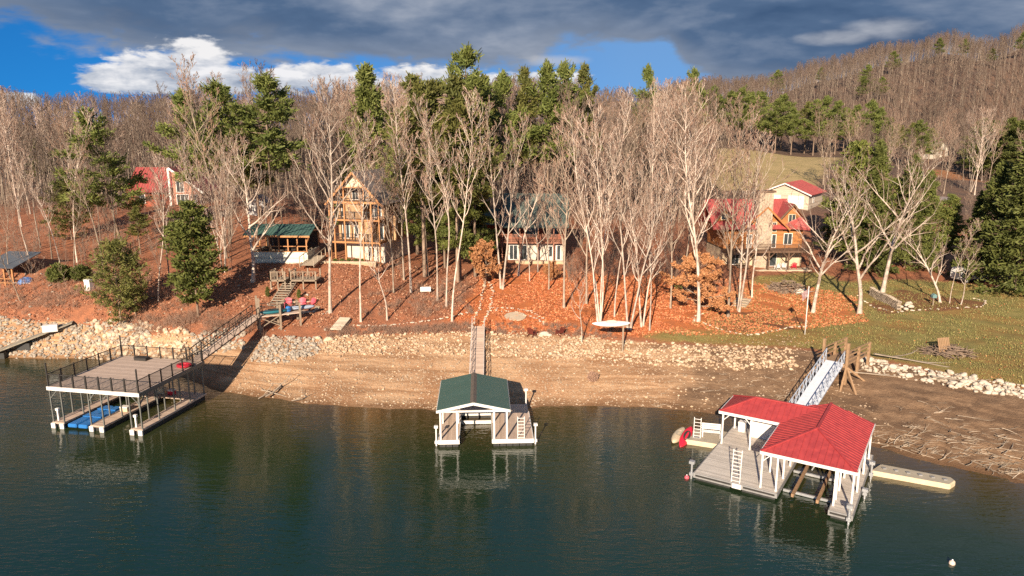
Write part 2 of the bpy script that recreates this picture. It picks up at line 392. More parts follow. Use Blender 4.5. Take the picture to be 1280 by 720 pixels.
grass = mixc(gt, ramp(gt, n_big, [(.42, 0), (.62, .55)]), grass, (.34, .17, .06))
fieldc = mixc(gt, ramp(gt, n_big, [(.38, 0), (.62, 1)]), (.37, .285, .13), (.46, .34, .17))
gravel = mixc(gt, ramp(gt, n_fin, [(.35, 0), (.68, 1)]), (.47, .28, .155), (.61, .405, .245))
gravel = mixc(gt, ramp(gt, n_big, [(.45, 0), (.62, .8)]), gravel, (.34, .175, .09))
vor = gn.new('ShaderNodeTexVoronoi'); vor.inputs['Scale'].default_value = 4.5; gl.new(gc, vor.inputs['Vector'])
gravel = mixc(gt, ramp(gt, vor.outputs['Distance'], [(.12, .65), (.4, 0)]), gravel, (.62, .45, .29))
gsx = gn.new('ShaderNodeSeparateXYZ'); gl.new(gc, gsx.inputs[0]); gcv = gn.new('ShaderNodeCombineXYZ')
gl.new(math_n(gt, 'MULTIPLY', gsx.outputs[0], .12), gcv.inputs[0]); gl.new(math_n(gt, 'MULTIPLY', gsx.outputs[1], .12), gcv.inputs[1]); gl.new(math_n(gt, 'MULTIPLY', gsx.outputs[2], 5.0), gcv.inputs[2])
strand = noise(gt, gcv.outputs[0], 1.0, 5, .65, .4)
gravel = mixc(gt, ramp(gt, strand, [(.44, 0), (.6, .75)]), gravel, (.27, .145, .075))
mudc = mixc(gt, ramp(gt, n_mid, [(.35, 0), (.66, 1)]), (.20, .12, .07), (.33, .21, .125))
mudc = mixc(gt, ramp(gt, n_fin, [(.56, 0), (.72, .6)]), mudc, (.12, .075, .045))
mudc = mixc(gt, ramp(gt, strand, [(.46, 0), (.6, .7)]), mudc, (.13, .08, .05))
beachc = mixc(gt, soft(attr('mud'), n_big, 1.0), gravel, mudc)
wet = gn.new('ShaderNodeSeparateXYZ'); gl.new(gc, wet.inputs[0])
wetf = gn.new('ShaderNodeMapRange'); wetf.inputs['From Min'].default_value = .45; wetf.inputs['From Max'].default_value = .02; gl.new(wet.outputs[2], wetf.inputs['Value'])
beachc = mixc(gt, math_n(gt, 'MULTIPLY', wetf.outputs[0], .75), beachc, (.15, .08, .04))
forest = mixc(gt, ramp(gt, n_mid, [(.36, 0), (.62, 1)]), (.15, .10, .078), (.095, .07, .056))
forest = mixc(gt, ramp(gt, n_big, [(.4, 0), (.62, .8)]), forest, (.18, .11, .075))
litter = mixc(gt, soft(attr('far'), n_big, .6, .1, .9), litter, forest)
c_ = mixc(gt, soft(attr('orange'), n_big, .9), litter, oleaf)
g_ = soft(attr('lawn'), n_big, .8)
olaw = math_n(gt, 'MULTIPLY', soft(attr('orange'), n_mid, .8, .55, .9), .9)
c_ = mixc(gt, g_, c_, mixc(gt, olaw, grass, oleaf))
c_ = mixc(gt, soft(attr('field'), n_big, .6), c_, fieldc)
c_ = mixc(gt, soft(attr('redfield'), n_big, .6), c_, (.36, .165, .08))
c_ = mixc(gt, math_n(gt, 'MULTIPLY', soft(attr('bed'), n_mid, .4), .9), c_, mixc(gt, ramp(gt, n_fin, [(.4, 0), (.6, 1)]), (.10, .055, .035), (.30, .13, .06)))
c_ = mixc(gt, soft(attr('beach'), n_mid, .7), c_, beachc)
gl.new(c_, gb.inputs['Base Color'])
bump(gt, gb, math_n(gt, 'ADD', n_fin, math_n(gt, 'MULTIPLY', n_leaf, .5)), .8, .12)
tag(link('ground', gme, gm), kind='structure')
# ------------------------------------------------------------------ water
wm = bpy.data.materials.new('lake_water'); wn2, wl2 = nodes_of(wm); w_t = wm.node_tree; wb = wn2['Principled BSDF']
wb.inputs['Roughness'].default_value = .03; wb.inputs['IOR'].default_value = 1.55
wco = coords(w_t); mp = wn2.new('ShaderNodeMapping'); mp.inputs['Scale'].default_value = (.30, 1.0, 1); mp.inputs['Rotation'].default_value = (0, 0, R(12)); wl2.new(wco, mp.inputs[0])
w1 = noise(w_t, mp.outputs[0], 2.6, 3, .5, .2); w2 = noise(w_t, mp.outputs[0], 6.5, 2, .5, .2); w3 = noise(w_t, mp.outputs[0], .11, 4, .55)
hh = math_n(w_t, 'ADD', math_n(w_t, 'MULTIPLY', w1, 1.0), math_n(w_t, 'MULTIPLY', w2, .35))
hh = math_n(w_t, 'MULTIPLY', hh, ramp(w_t, w3, [(.36, .25), (.64, 1.5)]))
bump(w_t, wb, hh, .42, .09)
da = wn2.new('ShaderNodeAttribute'); da.attribute_name = 'depth'
dn_ = math_n(w_t, 'ADD', da.outputs['Fac'], math_n(w_t, 'MULTIPLY_ADD', w3, 1.6, -.8))
wl2.new(ramp(w_t, math_n(w_t, 'MULTIPLY', dn_, .2), [(0.0, (.095, .06, .024)), (.16, (.066, .050, .017)), (.5, (.020, .034, .013)), (1.0, (.007, .027, .018))]), wb.inputs['Base Color'])
WX = axis(-900, -60, 60, 900, 1.5, 1.3); WY = axis(-500, 30, 80, 130, 1.2, 1.3)
wxx, wyy = np.meshgrid(WX, WY); nx_ = len(WX); jj = (np.arange(len(WY) - 1)[:, None] * nx_ + np.arange(nx_ - 1)).ravel()
wme = np_mesh('lake', np.stack([wxx.ravel(), wyy.ravel(), 0 * wxx.ravel()], 1), np.stack([jj, jj + 1, jj + nx_ + 1, jj + nx_], 1))
wa_ = wme.attributes.new('depth', 'FLOAT', 'POINT'); wa_.data.foreach_set('value', (-hgt(wxx.ravel(), wyy.ravel())).astype(np.float32))
tag(link('lake_water', wme, wm), kind='structure')
# ------------------------------------------------------------------ trees
def tubes(segs, n):
    S = np.array(segs, float); p0, p1, r0, r1 = S[:, :3], S[:, 3:6], S[:, 6], S[:, 7]
    d = p1 - p0; d /= np.linalg.norm(d, axis=1)[:, None] + 1e-9
    ref = np.where(np.abs(d[:, 2:3]) < .9, np.array([[0, 0, 1.]]), np.array([[1., 0, 0]]))
    a = np.cross(d, ref); a /= np.linalg.norm(a, axis=1)[:, None]; b = np.cross(d, a)
    M = len(S); V = np.empty((M, 2, n, 3))
    for i in range(n):
        t = 2 * math.pi * i / n; o = a * math.cos(t) + b * math.sin(t)
        V[:, 0, i] = p0 + o * r0[:, None]; V[:, 1, i] = p1 + o * r1[:, None]
    base = np.arange(M)[:, None] * 2 * n; q = []
    for i in range(n):
        j = (i + 1) % n; q.append(np.concatenate([base + i, base + j, base + n + j, base + n + i], 1))
    return V.reshape(-1, 3), np.concatenate(q, 0)
def bare_tree(seed, H=1.0, r0=.011, cb=.35, spread=.28, nb=18, ch=(5, 4, 2), up=.16, ang=(28, 52), wob=.012, forks=1, lean=0.0, twig=.0008):
    """unit-height bare tree. returns (trunk and limb segments, twig segments)"""
    rg = random.Random(seed); wood = []; fine = []
    def rv(): return Vector((rg.gauss(0, 1), rg.gauss(0, 1), rg.gauss(0, 1)))
    def branch(p, d, L, r, lev):
        n = (6, 4, 3, 2)[min(lev, 3)]; pts = [p]; s = L / n
        for i in range(n):
            d = (d + Vector((0, 0, up * (1.2 if lev else 1))) + rv() * .11).normalized(); p = p + d * s; pts.append(p)
            k0, k1 = i / n, (i + 1) / n
            ra, rb = max(twig, r * (1 - .85 * k0)), max(twig, r * (1 - .85 * k1))
            (wood if lev < max(1, len(ch) - 1) else fine).append((*pts[-2], *p, ra, rb))
        if lev >= len(ch): return
        for k in range(ch[lev]):
            t = .22 + .75 * (k + rg.random()) / ch[lev]; x = t * n; i = min(n - 1, int(x)); q = pts[i].lerp(pts[i + 1], x - i)
            dl = (pts[i + 1] - pts[i]).normalized(); a = R(rg.uniform(24, 50)); ax = dl.cross(rv()).normalized()
            nd_ = (dl * math.cos(a) + ax * math.sin(a)).normalized()
            branch(q, nd_, L * rg.uniform(.34, .6) * (1 - .45 * t), max(twig, r * (1 - .8 * t) * .6), lev + 1)
    for fk in range(forks):
        if forks == 1: p = Vector((0, 0, 0)); d = Vector((lean, 0, 1)).normalized(); h = H
        else:
            a = fk * 2 * math.pi / forks + rg.random(); p = Vector((math.cos(a), math.sin(a), 0)) * r0 * .9
            d = Vector((math.cos(a) * .16 + lean, math.sin(a) * .16, 1)).normalized(); h = H * rg.uniform(.8, 1)
        n = 16; pts = [p]; dr = Vector((0, 0, 0))
        for i in range(n):
            dr = dr * .6 + rv() * wob; dr.z = 0
            d = (d + dr + Vector((-d.x * .05, -d.y * .05, 0)) * (1 if forks > 1 else .3)).normalized(); p = p + d * h / n; pts.append(p)
            rr = r0 / math.sqrt(forks) * (1.25 if forks > 1 else 1)
            f0 = (1 - .93 * i / n) * (1.35 if i == 0 else 1); f1 = 1 - .93 * (i + 1) / n
            wood.append((*pts[-2], *p, max(twig, rr * f0), max(twig, rr * f1)))
        off = rg.random() * 6
        for k in range(nb):
            t = cb + (1 - cb) * ((k + rg.random() * .9) / nb) ** .85; t = min(t, .985); x = t * n; i = min(n - 1, int(x)); q = pts[i].lerp(pts[i + 1], x - i)
            a = off + k * 2.4 + rg.uniform(-.5, .5); e = R(rg.uniform(*ang))
            d1 = Vector((math.cos(a) * math.sin(e), math.sin(a) * math.sin(e), math.cos(e)))
            L = H * (spread * (1 - t) ** .55 * rg.uniform(.6, 1.15) * (1.1 if t > cb + .1 else .75) + .035)
            branch(q, d1, L, max(twig, rr * (1 - .9 * t) * .75), 0)
    k = 1 / max(max(x[5] for x in wood), max(x[5] for x in fine))
    def sc_(L_): return [tuple(y * k for y in x[:6]) + (x[6] * rk_, x[7] * rk_) for x in L_]
    rk_ = .8; w_ = sc_(wood); rk_ = 1.0; return w_, sc_(fine)
def make_bark(name, c, c2, rand=.25, patch=6.0, lo=.4, hi=.6):
    m = bpy.data.materials.new(name); nd, ln = nodes_of(m); nt = m.node_tree; b = nd['Principled BSDF']
    b.inputs['Roughness'].default_value = .9; b.inputs['Specular IOR Level'].default_value = .2
    co = coords(nt); n1 = noise(nt, co, patch, 4, .65)
    mpn = nd.new('ShaderNodeMapping'); mpn.inputs['Scale'].default_value = (300, 300, 40); ln.new(co, mpn.inputs[0])
    n2 = noise(nt, mpn.outputs[0], 1.0, 3, .6)
    cc = mixc(nt, ramp(nt, n1, [(lo, 0), (hi, 1)]), c, c2)
    cc = mixc(nt, ramp(nt, n2, [(.5, 0), (.75, .55)]), cc, tuple(x * .45 for x in c2))
    oi = nd.new('ShaderNodeObjectInfo').outputs['Random']
    v = math_n(nt, 'MULTIPLY_ADD', oi, rand * 2, 1 - rand); ln.new(mixc(nt, 1.0, cc, v, 'MULTIPLY'), b.inputs['Base Color'])
    return m
M_PALE = make_bark('pale_bark', (.60, .50, .415), (.33, .255, .20), .24, 22, .45, .62)
M_TAN = make_bark('tan_bark', (.40, .32, .245), (.24, .185, .14), .2, 22)
M_TWIG = make_bark('twig_bark', (.42, .275, .205), (.29, .19, .145), .2, 5)
M_TWIG_RED = make_bark('reddish_twig_bark', (.40, .25, .18), (.28, .175, .125), .2, 5)
M_SHADETWIG = make_bark('cloud_shaded_grey_twig', (.175, .125, .10), (.125, .09, .072), .2, 5)  # greyer twigs, with the cloud shadow on the woods darkened into the colour
M_GREYBARK = make_bark('grey_bark', (.30, .24, .19), (.19, .15, .115), .22, 20)
M_PINEBARK = make_bark('pine_bark', (.30, .22, .16), (.19, .135, .10), .2, 9)
BARE = []
SPEC = [  # (seed, kwargs, trunk material, twig material)
    (11, dict(cb=.36, spread=.25, nb=26, ang=(22, 48), r0=.0068), M_PALE, M_TWIG),              # 0 straight poplar
    (12, dict(cb=.42, spread=.22, nb=22, ang=(25, 50), r0=.0058, wob=.02), M_PALE, M_TWIG),      # 1 slim poplar
    (13, dict(cb=.25, spread=.40, nb=26, ang=(30, 58), r0=.0095, wob=.02, ch=(6, 4, 2)), M_PALE, M_TWIG),   # 2 broad sycamore
    (14, dict(cb=.24, spread=.29, nb=14, ang=(18, 46), r0=.0085, forks=4, ch=(5, 4, 2), wob=.026), M_PALE, M_TWIG),   # 3 three-stemmed
    (15, dict(cb=.30, spread=.30, nb=24, ang=(25, 54), r0=.0072, wob=.018), M_TAN, M_TWIG_RED),  # 4 maple
    (16, dict(cb=.26, spread=.33, nb=14, ang=(22, 50), r0=.0085, forks=2, wob=.022), M_PALE, M_TWIG),        # 5 twin-stemmed
    (17, dict(cb=.36, spread=.27, nb=22, ang=(26, 54), r0=.0068, wob=.022), M_TAN, M_TWIG_RED), # 6
    (18, dict(cb=.25, spread=.34, nb=26, ang=(24, 50), r0=.0078, ch=(6, 4, 2)), M_TAN, M_TWIG), # 7 bushy crown
    (19, dict(cb=.13, spread=.38, nb=12, ang=(24, 54), r0=.009, forks=5, ch=(5, 4, 2), wob=.034), M_PALE, M_TWIG),  # 8 spreading clump
    (20, dict(cb=.30, spread=.38, nb=15, ang=(28, 58), r0=.0105, ch=(5, 3), wob=.034), M_PALE, M_TWIG),      # 9 small thin tree
    (21, dict(cb=.30, spread=.30, nb=22, ang=(26, 56), r0=.0065, wob=.022), M_GREYBARK, M_SHADETWIG),  # 10 grey wood, twigs coloured as if under cloud shadow
    (22, dict(cb=.38, spread=.27, nb=20, ang=(24, 50), r0=.0062, wob=.02), M_GREYBARK, M_SHADETWIG),   # 11
    (23, dict(cb=.25, spread=.34, nb=24, ang=(24, 52), r0=.0075, wob=.026), M_TAN, M_SHADETWIG),       # 12
    (24, dict(cb=.17, spread=.58, nb=15, ang=(34, 66), r0=.0165, ch=(6, 4, 2), up=.09, wob=.032), M_PALE, M_TWIG),  # 13 open-grown, spreading
]
for sd, kw, mb, mt in SPEC:
    w, f = bare_tree(sd, **kw)
    V, Q = tubes(w, 6); me = np_mesh('bare_trunk', V, Q, True); me.materials.append(mb)
    V, Q = tubes(f, 3); mf = np_mesh('bare_crown', V, Q); mf.materials.append(mt)
    BARE.append((me, mf))
def plant(me_pair, loc, s, rz, label, cat='tree', group=None, name='bare_tree', tilt=(0, 0), extra=None, parts=('trunk', 'crown')):
    t = thing(name, label, cat, loc, 0, group); t.rotation_euler = (tilt[0], tilt[1], rz); t.scale = s if isinstance(s, tuple) else (s, s, s)
    for nm, me in zip(parts, me_pair):
        if me is not None: link(nm, me, None, t)
    return t
# evergreens ------------------------------------------------------
def make_leaf(name, c, c2, c3, rand=.2, trans=.25):
    m = bpy.data.materials.new(name); nd, ln = nodes_of(m); nt = m.node_tree; b = nd['Principled BSDF']
    b.inputs['Roughness'].default_value = .65; b.inputs['Specular IOR Level'].default_value = .25
    co = coords(nt); n1 = noise(nt, co, 9, 3, .6); n2 = noise(nt, co, 60, 2, .6)
    cc = mixc(nt, ramp(nt, n1, [(.38, 0), (.62, 1)]), c, c2); cc = mixc(nt, ramp(nt, n2, [(.5, 0), (.72, .8)]), cc, c3)
    oi = nd.new('ShaderNodeObjectInfo').outputs['Random']
    v = math_n(nt, 'MULTIPLY_ADD', oi, rand * 2, 1 - rand); cc = mixc(nt, 1.0, cc, v, 'MULTIPLY')
    ln.new(cc, b.inputs['Base Color'])
    tr = nd.new('ShaderNodeBsdfTranslucent'); ln.new(cc, tr.inputs[0]); mx = nd.new('ShaderNodeMixShader'); mx.inputs[0].default_value = trans
    ln.new(b.outputs[0], mx.inputs[1]); ln.new(tr.outputs[0], mx.inputs[2]); ln.new(mx.outputs[0], nd['Material Output'].inputs[0])
    return m
M_PINE = make_leaf('pine_needles', (.19, .215, .055), (.12, .155, .04), (.29, .30, .09))
M_HEM = make_leaf('hemlock_needles', (.165, .185, .048), (.105, .125, .034), (.25, .26, .08))
M_CEDAR = make_leaf('cedar_foliage', (.18, .20, .045), (.115, .14, .036), (.25, .25, .075))
M_OLIVE = make_leaf('olive_needles', (.19, .185, .05), (.115, .13, .036), (.26, .24, .08))
M_COPPER = make_leaf('copper_leaves', (.56, .28, .13), (.44, .20, .085), (.66, .37, .19), .1)
def tufts(rng, C, Dv, k, s, w, spread=.7, up=.25):
    """needle tufts: k thin blades at each point of C leaning along Dv"""
    n = len(C); C = np.repeat(C, k, 0); Dv = np.repeat(Dv, k, 0)
    d = Dv + rng.normal(0, spread, C.shape) + np.array([0, 0, up]); d /= np.linalg.norm(d, axis=1)[:, None] + 1e-9
    L = s * rng.uniform(.6, 1.3, (len(C), 1)); q = np.cross(d, rng.normal(0, 1, C.shape)); q /= np.linalg.norm(q, axis=1)[:, None] + 1e-9
    b = C + rng.normal(0, s * .35, C.shape); W = w * rng.uniform(.7, 1.3, (len(C), 1))
    V = np.stack([b - q * W * .5, b + q * W * .5, b + d * L + q * W * .35, b + d * L - q * W * .35], 1).reshape(-1, 3)
    return V, np.arange(len(V)).reshape(-1, 4)
def conifer(seed, cb, Rm, nbr, prof, droop, clump, k, s, w, r0=.011, upturn=.0, gap=.15, spread=.7):
    """unit-height evergreen: prof(t) gives branch length share at height share t of the crown"""
    rng = np.random.default_rng(seed); rg = random.Random(seed); wood = []; C = []; Dv = []
    pts = [Vector((0, 0, 0))]; n = 12; dr = Vector((0, 0, 0))
    for i in range(n):
        dr = dr * .5 + Vector((rg.gauss(0, .006), rg.gauss(0, .006), 0)); pts.append(pts[-1] + (Vector((0, 0, 1)) + dr) / n)
        wood.append((*pts[i], *pts[i + 1], r0 * (1 - .92 * i / n), r0 * (1 - .92 * (i + 1) / n)))
    for b in range(nbr):
        t = (b + rg.random()) / nbr; z = cb + (1 - cb) * t * .985
        if rg.random() < gap: continue
        x = z * n; i = min(n - 1, int(x)); p = pts[i].lerp(pts[i + 1], x - i)
        a = b * 2.4 + rg.uniform(-.6, .6); L = Rm * prof(t) * rg.uniform(.55, 1.2); e = droop(t) + rg.uniform(-.15, .15)
        d = Vector((math.cos(a) * math.cos(e), math.sin(a) * math.cos(e), math.sin(e))); m = 5; q = p
        for j in range(m):
            d2 = (d + Vector((0, 0, upturn * j / m))).normalized(); q2 = q + d2 * L / m
            wood.append((*q, *q2, r0 * .28 * (1 - t * .7) * (1 - .15 * j) + .0006, r0 * .28 * (1 - t * .7) * (1 - .15 * (j + 1)) + .0006)); 
            nc = max(1, int(clump * (.4 + L / Rm)))
            if j >= 1 or L < Rm * .35:
                for c in range(nc):
                    side = Vector((-d2.y, d2.x, 0)).normalized() * rg.gauss(0, 1) * L * (.24 - .03 * j)
                    C.append(q.lerp(q2, rg.random()) + side + Vector((0, 0, rg.gauss(0, .25) * s))); dd_ = (d2 + side.normalized() * .8 * (1 if side.length else 0)).normalized(); Dv.append(dd_)
            q = q2
    for c in range(int(clump * 6)):                                   # the leader
        z = 1 - rg.random() * (1 - cb) * .12; C.append(Vector((rg.gauss(0, .006), rg.gauss(0, .006), z))); Dv.append(Vector((rg.gauss(0, .4), rg.gauss(0, .4), .8)))
    V, Q = tufts(rng, np.array(C), np.array(Dv), k, s, w, spread)
    return wood, V, Q
EVER = {}
def ever(key, m, mb=M_PINEBARK, **kw):
    w, V, Q = conifer(**kw); Vt, Qt = tubes(w, 5); a = np_mesh(key + '_trunk', Vt, Qt, True); a.materials.append(mb)
    b = np_mesh(key + '_crown', V, Q); b.materials.append(m); EVER[key] = (a, b)
pp = lambda t: (.35 + .65 * math.sin(math.pi * min(1, .25 + t * .6))) * (1 - t) ** .55 + .06
ever('pine_a', M_PINE, seed=1, cb=.42, Rm=.27, nbr=30, prof=pp, droop=lambda t: .0 + .7 * t ** 2, clump=6, k=9, s=.028, w=.0075, upturn=.45, gap=.22)
ever('pine_b', M_PINE, seed=2, cb=.50, Rm=.27, nbr=24, prof=pp, droop=lambda t: .05 + .65 * t ** 2, clump=6, k=9, s=.028, w=.0075, upturn=.4, gap=.28)
ever('pine_c', M_OLIVE, seed=3, cb=.38, Rm=.20, nbr=36, prof=pp, droop=lambda t: .1 + .7 * t ** 2, clump=5, k=9, s=.027, w=.007, upturn=.4, gap=.18)
ever('pine_d', M_PINE, seed=8, cb=.34, Rm=.29, nbr=32, prof=pp, droop=lambda t: -.06 + .75 * t ** 2, clump=6, k=9, s=.028, w=.0075, upturn=.4, gap=.22)
ever('hem_c', M_CEDAR, seed=10, cb=.2, Rm=.20, nbr=60, prof=lambda t: (1 - t) ** .6 + .08, droop=lambda t: -.15 + .5 * t, clump=6, k=8, s=.026, w=.008, gap=.3)
hp = lambda t: (1 - t) ** .75 * (.9 + .1 * math.sin(t * 40)) + .05
ever('hem_a', M_HEM, seed=4, cb=.06, Rm=.27, nbr=110, prof=hp, droop=lambda t: -.18 + .5 * t, clump=5, k=8, s=.027, w=.0085, gap=.08)
ever('hem_b', M_HEM, seed=5, cb=.12, Rm=.32, nbr=95, prof=hp, droop=lambda t: -.12 + .5 * t, clump=5, k=8, s=.029, w=.009, gap=.12)
cpf = lambda t: math.sin(math.pi * min(1, .22 + .72 * t)) ** .7
ever('cedar_a', M_CEDAR, seed=6, cb=.16, Rm=.21, nbr=100, prof=cpf, droop=lambda t: .25 + .4 * t, clump=3.4, k=7, s=.030, w=.012, gap=.3, spread=1.0)
ever('cedar_b', M_OLIVE, seed=7, cb=.04, Rm=.40, nbr=80, prof=cpf, droop=lambda t: .25 + .6 * t, clump=3.2, k=7, s=.038, w=.011, gap=.38, spread=1.0)
ever('bush', M_HEM, seed=9, cb=.02, Rm=.7, nbr=46, prof=cpf, droop=lambda t: .25 + .5 * t, clump=5, k=8, s=.11, w=.05, gap=.05, spread=1.0, r0=.02)
# copper-leaved beeches: bare frame carrying dry leaves
def leafy(seed, n, s, **kw):
    w, f = bare_tree(seed, **kw); S = np.array(f); rng = np.random.default_rng(seed)
    ix = rng.integers(0, len(S), n); t = rng.random((n, 1)); C = S[ix, :3] * (1 - t) + S[ix, 3:6] * t; C[:, 2] -= rng.random(n) * s * .5
    V, Q = tufts(rng, C, rng.normal(0, .5, C.shape) + np.array([0, 0, -.2]), 1, s, s * .6, 1.0, -.1)
    Vt, Qt = tubes(w + [x for x in f if x[6] > .002], 5); a = np_mesh('leafy_trunk', Vt, Qt, True); a.materials.append(M_TAN)
    b = np_mesh('leafy_crown', V, Q); b.materials.append(M_COPPER); return a, b
COPPER_A = leafy(31, 15000, .026, cb=.10, spread=.55, nb=26, ang=(60, 88), up=.03, ch=(6, 5), r0=.016)
COPPER_B = leafy(32, 9000, .034, cb=.08, spread=.5, nb=16, ang=(30, 70), up=.08, ch=(6, 4), r0=.016, forks=2)

def size_at(px, pb, pt, g):             # real height of something that spans pb..pt in the photo and stands at g
    return D(px, pt, g.y).z - g.z
HERO = [  # px, base, top, variant, tilt(right+), rz, label
    (40, 336, 185, 1, -.10, 0, 'slim pale tree leaning left above the slope beside the open timber shelter'),
    (25, 376, 250, 6, -.14, 1, 'dark leaning trunk in front of the open timber shelter, over the rocky left bank'),
    (77, 342, 200, 1, -.03, 2, 'thin bare tree right behind the open timber shelter'),
    (93, 338, 215, 6, -.04, 3, 'thin bare tree behind the dark green bushes on the left slope'),
    (198, 376, 190, 1, -.06, 4, 'white slender trunk between the bushy evergreen and the bright green cedar'),
    (212, 352, 200, 4, -.05, 5, 'thin grey trunk just behind the white trunk by the bushy evergreen'),
    (262, 352, 190, 1, .0, 1.2, 'slender bare tree between the bright green cedar and the screened pavilion'),
    (316, 352, 165, 13, -.12, 2.6, 'pale many-stemmed sycamore leaning left before the screened pavilion'),
    (280, 340, 170, 8, -.05, 2.2, 'brushy bare tree beside the left end of the screened pavilion'),
    (413, 391, 100, 2, -.02, 3.1, 'tall crooked pale tree in front of the pavilion steps, broad crown'),
    (451, 402, 138, 0, -.02, 4.4, 'ruler-straight white trunk standing right in front of the tall brown gabled house'),
    (484, 400, 262, 9, .16, 5.0, 'small pale tree leaning right on the slope below the gabled house'),
    (492, 366, 170, 4, .0, .3, 'grey bare tree along the right side of the gabled house'),
    (514, 366, 92, 0, .0, .7, 'tall white trunk just right of the gabled house'),
    (505, 350, 150, 7, .0, 2.7, 'brown bare tree behind the right corner of the gabled house'),
    (547, 376, 140, 0, .0, 1.9, 'leftmost tall white trunk of the close trio on the leafy slope'),
    (558, 383, 120, 1, .0, 2.9, 'middle tall white trunk of the close trio on the leafy slope'),
    (565, 402, 112, 1, -.02, 3.9, 'frontmost thin trunk of the close trio on the leafy slope'),
    (535, 345, 170, 6, .0, 1.1, 'slim bare tree behind the close trio of white trunks'),
    (627, 361, 118, 5, -.03, 5.2, 'twin-stemmed grey tree in front of the green-roofed cabin'),
    (648, 345, 190, 9, .05, .4, 'thin bare tree beside the white lower wall of the green-roofed cabin'),
    (705, 385, 130, 7, .02, 1.4, 'pale tree before the right end of the green-roofed cabin'),
    (662, 352, 215, 1, .03, 1.4, 'thin pale tree before the middle of the green-roofed cabin'),
    (672, 340, 230, 9, -.05, 3.4, 'crooked thin tree close to the green-roofed cabin wall'),
    (940, 372, 230, 9, .06, 2.2, 'thin crooked tree in front of the stone chimney'),
    (13, 352, 235, 6, -.05, 2.2, 'grey trunk standing by the timber shelter roof'),
    (686, 362, 200, 4, .0, 5.4, 'slight bare tree just behind the pale tree right of the green-roofed cabin'),
    (733, 380, 150, 7, .0, 2.4, 'bushy bare tree beside the green-roofed cabin'),
    (749, 402, 120, 3, .0, 3.4, 'big upswept sycamore right of the green-roofed cabin'),
    (768, 396, 175, 1, .0, 4.4, 'slim bare tree behind the white canoe on its post'),
    (786, 412, 165, 5, .02, 5.4, 'twin-stemmed bare tree just right of the white canoe'),
    (803, 408, 195, 5, .04, .5, 'forked bare tree with long limbs, second right of the white canoe'),
    (812, 413, 225, 0, .02, 1.5, 'short white trunk close right of the forked long-limbed tree'),
    (838, 385, 170, 4, .0, 4.6, 'bare tree on the left edge of the copper-leaved beech'),
    (873, 402, 96, 2, .0, .2, 'large white-barked sycamore towering in front of the copper-leaved beech'),
    (910, 396, 118, 7, .01, 3.5, 'pale tree at the left end of the log cabin deck'),
    (923, 389, 135, 5, .03, 4.5, 'forked pale tree directly before the log cabin chimney side'),
    (855, 372, 150, 4, .0, 2.2, 'bare tree half hidden behind the copper-leaved beech'),
    (1016, 391, 215, 13, .0, .9, 'white-barked lone tree on the lawn by the flagpole'),
    (1074, 392, 185, 13, .05, 2.0, 'large white many-limbed tree on the lawn in front of the stacked firewood'),
    (1103, 366, 165, 13, .16, 1.0, 'large tree leaning right just behind the stacked firewood'),
    (1175, 378, 265, 13, .2, 3.0, 'leftmost leaning trunk of the trio in the right-hand mulch bed'),
    (1187, 379, 270, 1, .12, 4.0, 'middle thin trunk of the trio in the right-hand mulch bed'),
    (1201, 381, 295, 9, .16, 5.0, 'rightmost short trunk of the trio in the right-hand mulch bed'),
    (727, 428, 330, 9, .0, 5.6, 'small bare sapling rooted in the riprap left of the white canoe'),
]
KEEP = []                                # ground spots taken by trees and houses
def clear(x, y, r):
    return all((x - a) ** 2 + (y - b) ** 2 > (r + c) ** 2 for a, b, c in KEEP)
def put(pair, px, pb, pt, rz, label, name, tilt=0, group=None, cat='tree', wide=1.0):
    g = G(px, pb); s = size_at(px, pb, pt, g); KEEP.append((g.x, g.y, .6))
    return plant(pair, (g.x, g.y, g.z - .06), (s * wide, s * wide, s), rz, label, cat, group, name, (0, tilt))
for px, pb, pt, k, tl, rz, lb in HERO:
    put(BARE[k], px, pb, pt - 4, rz, lb, 'bare_tree', tl, wide=1.0)
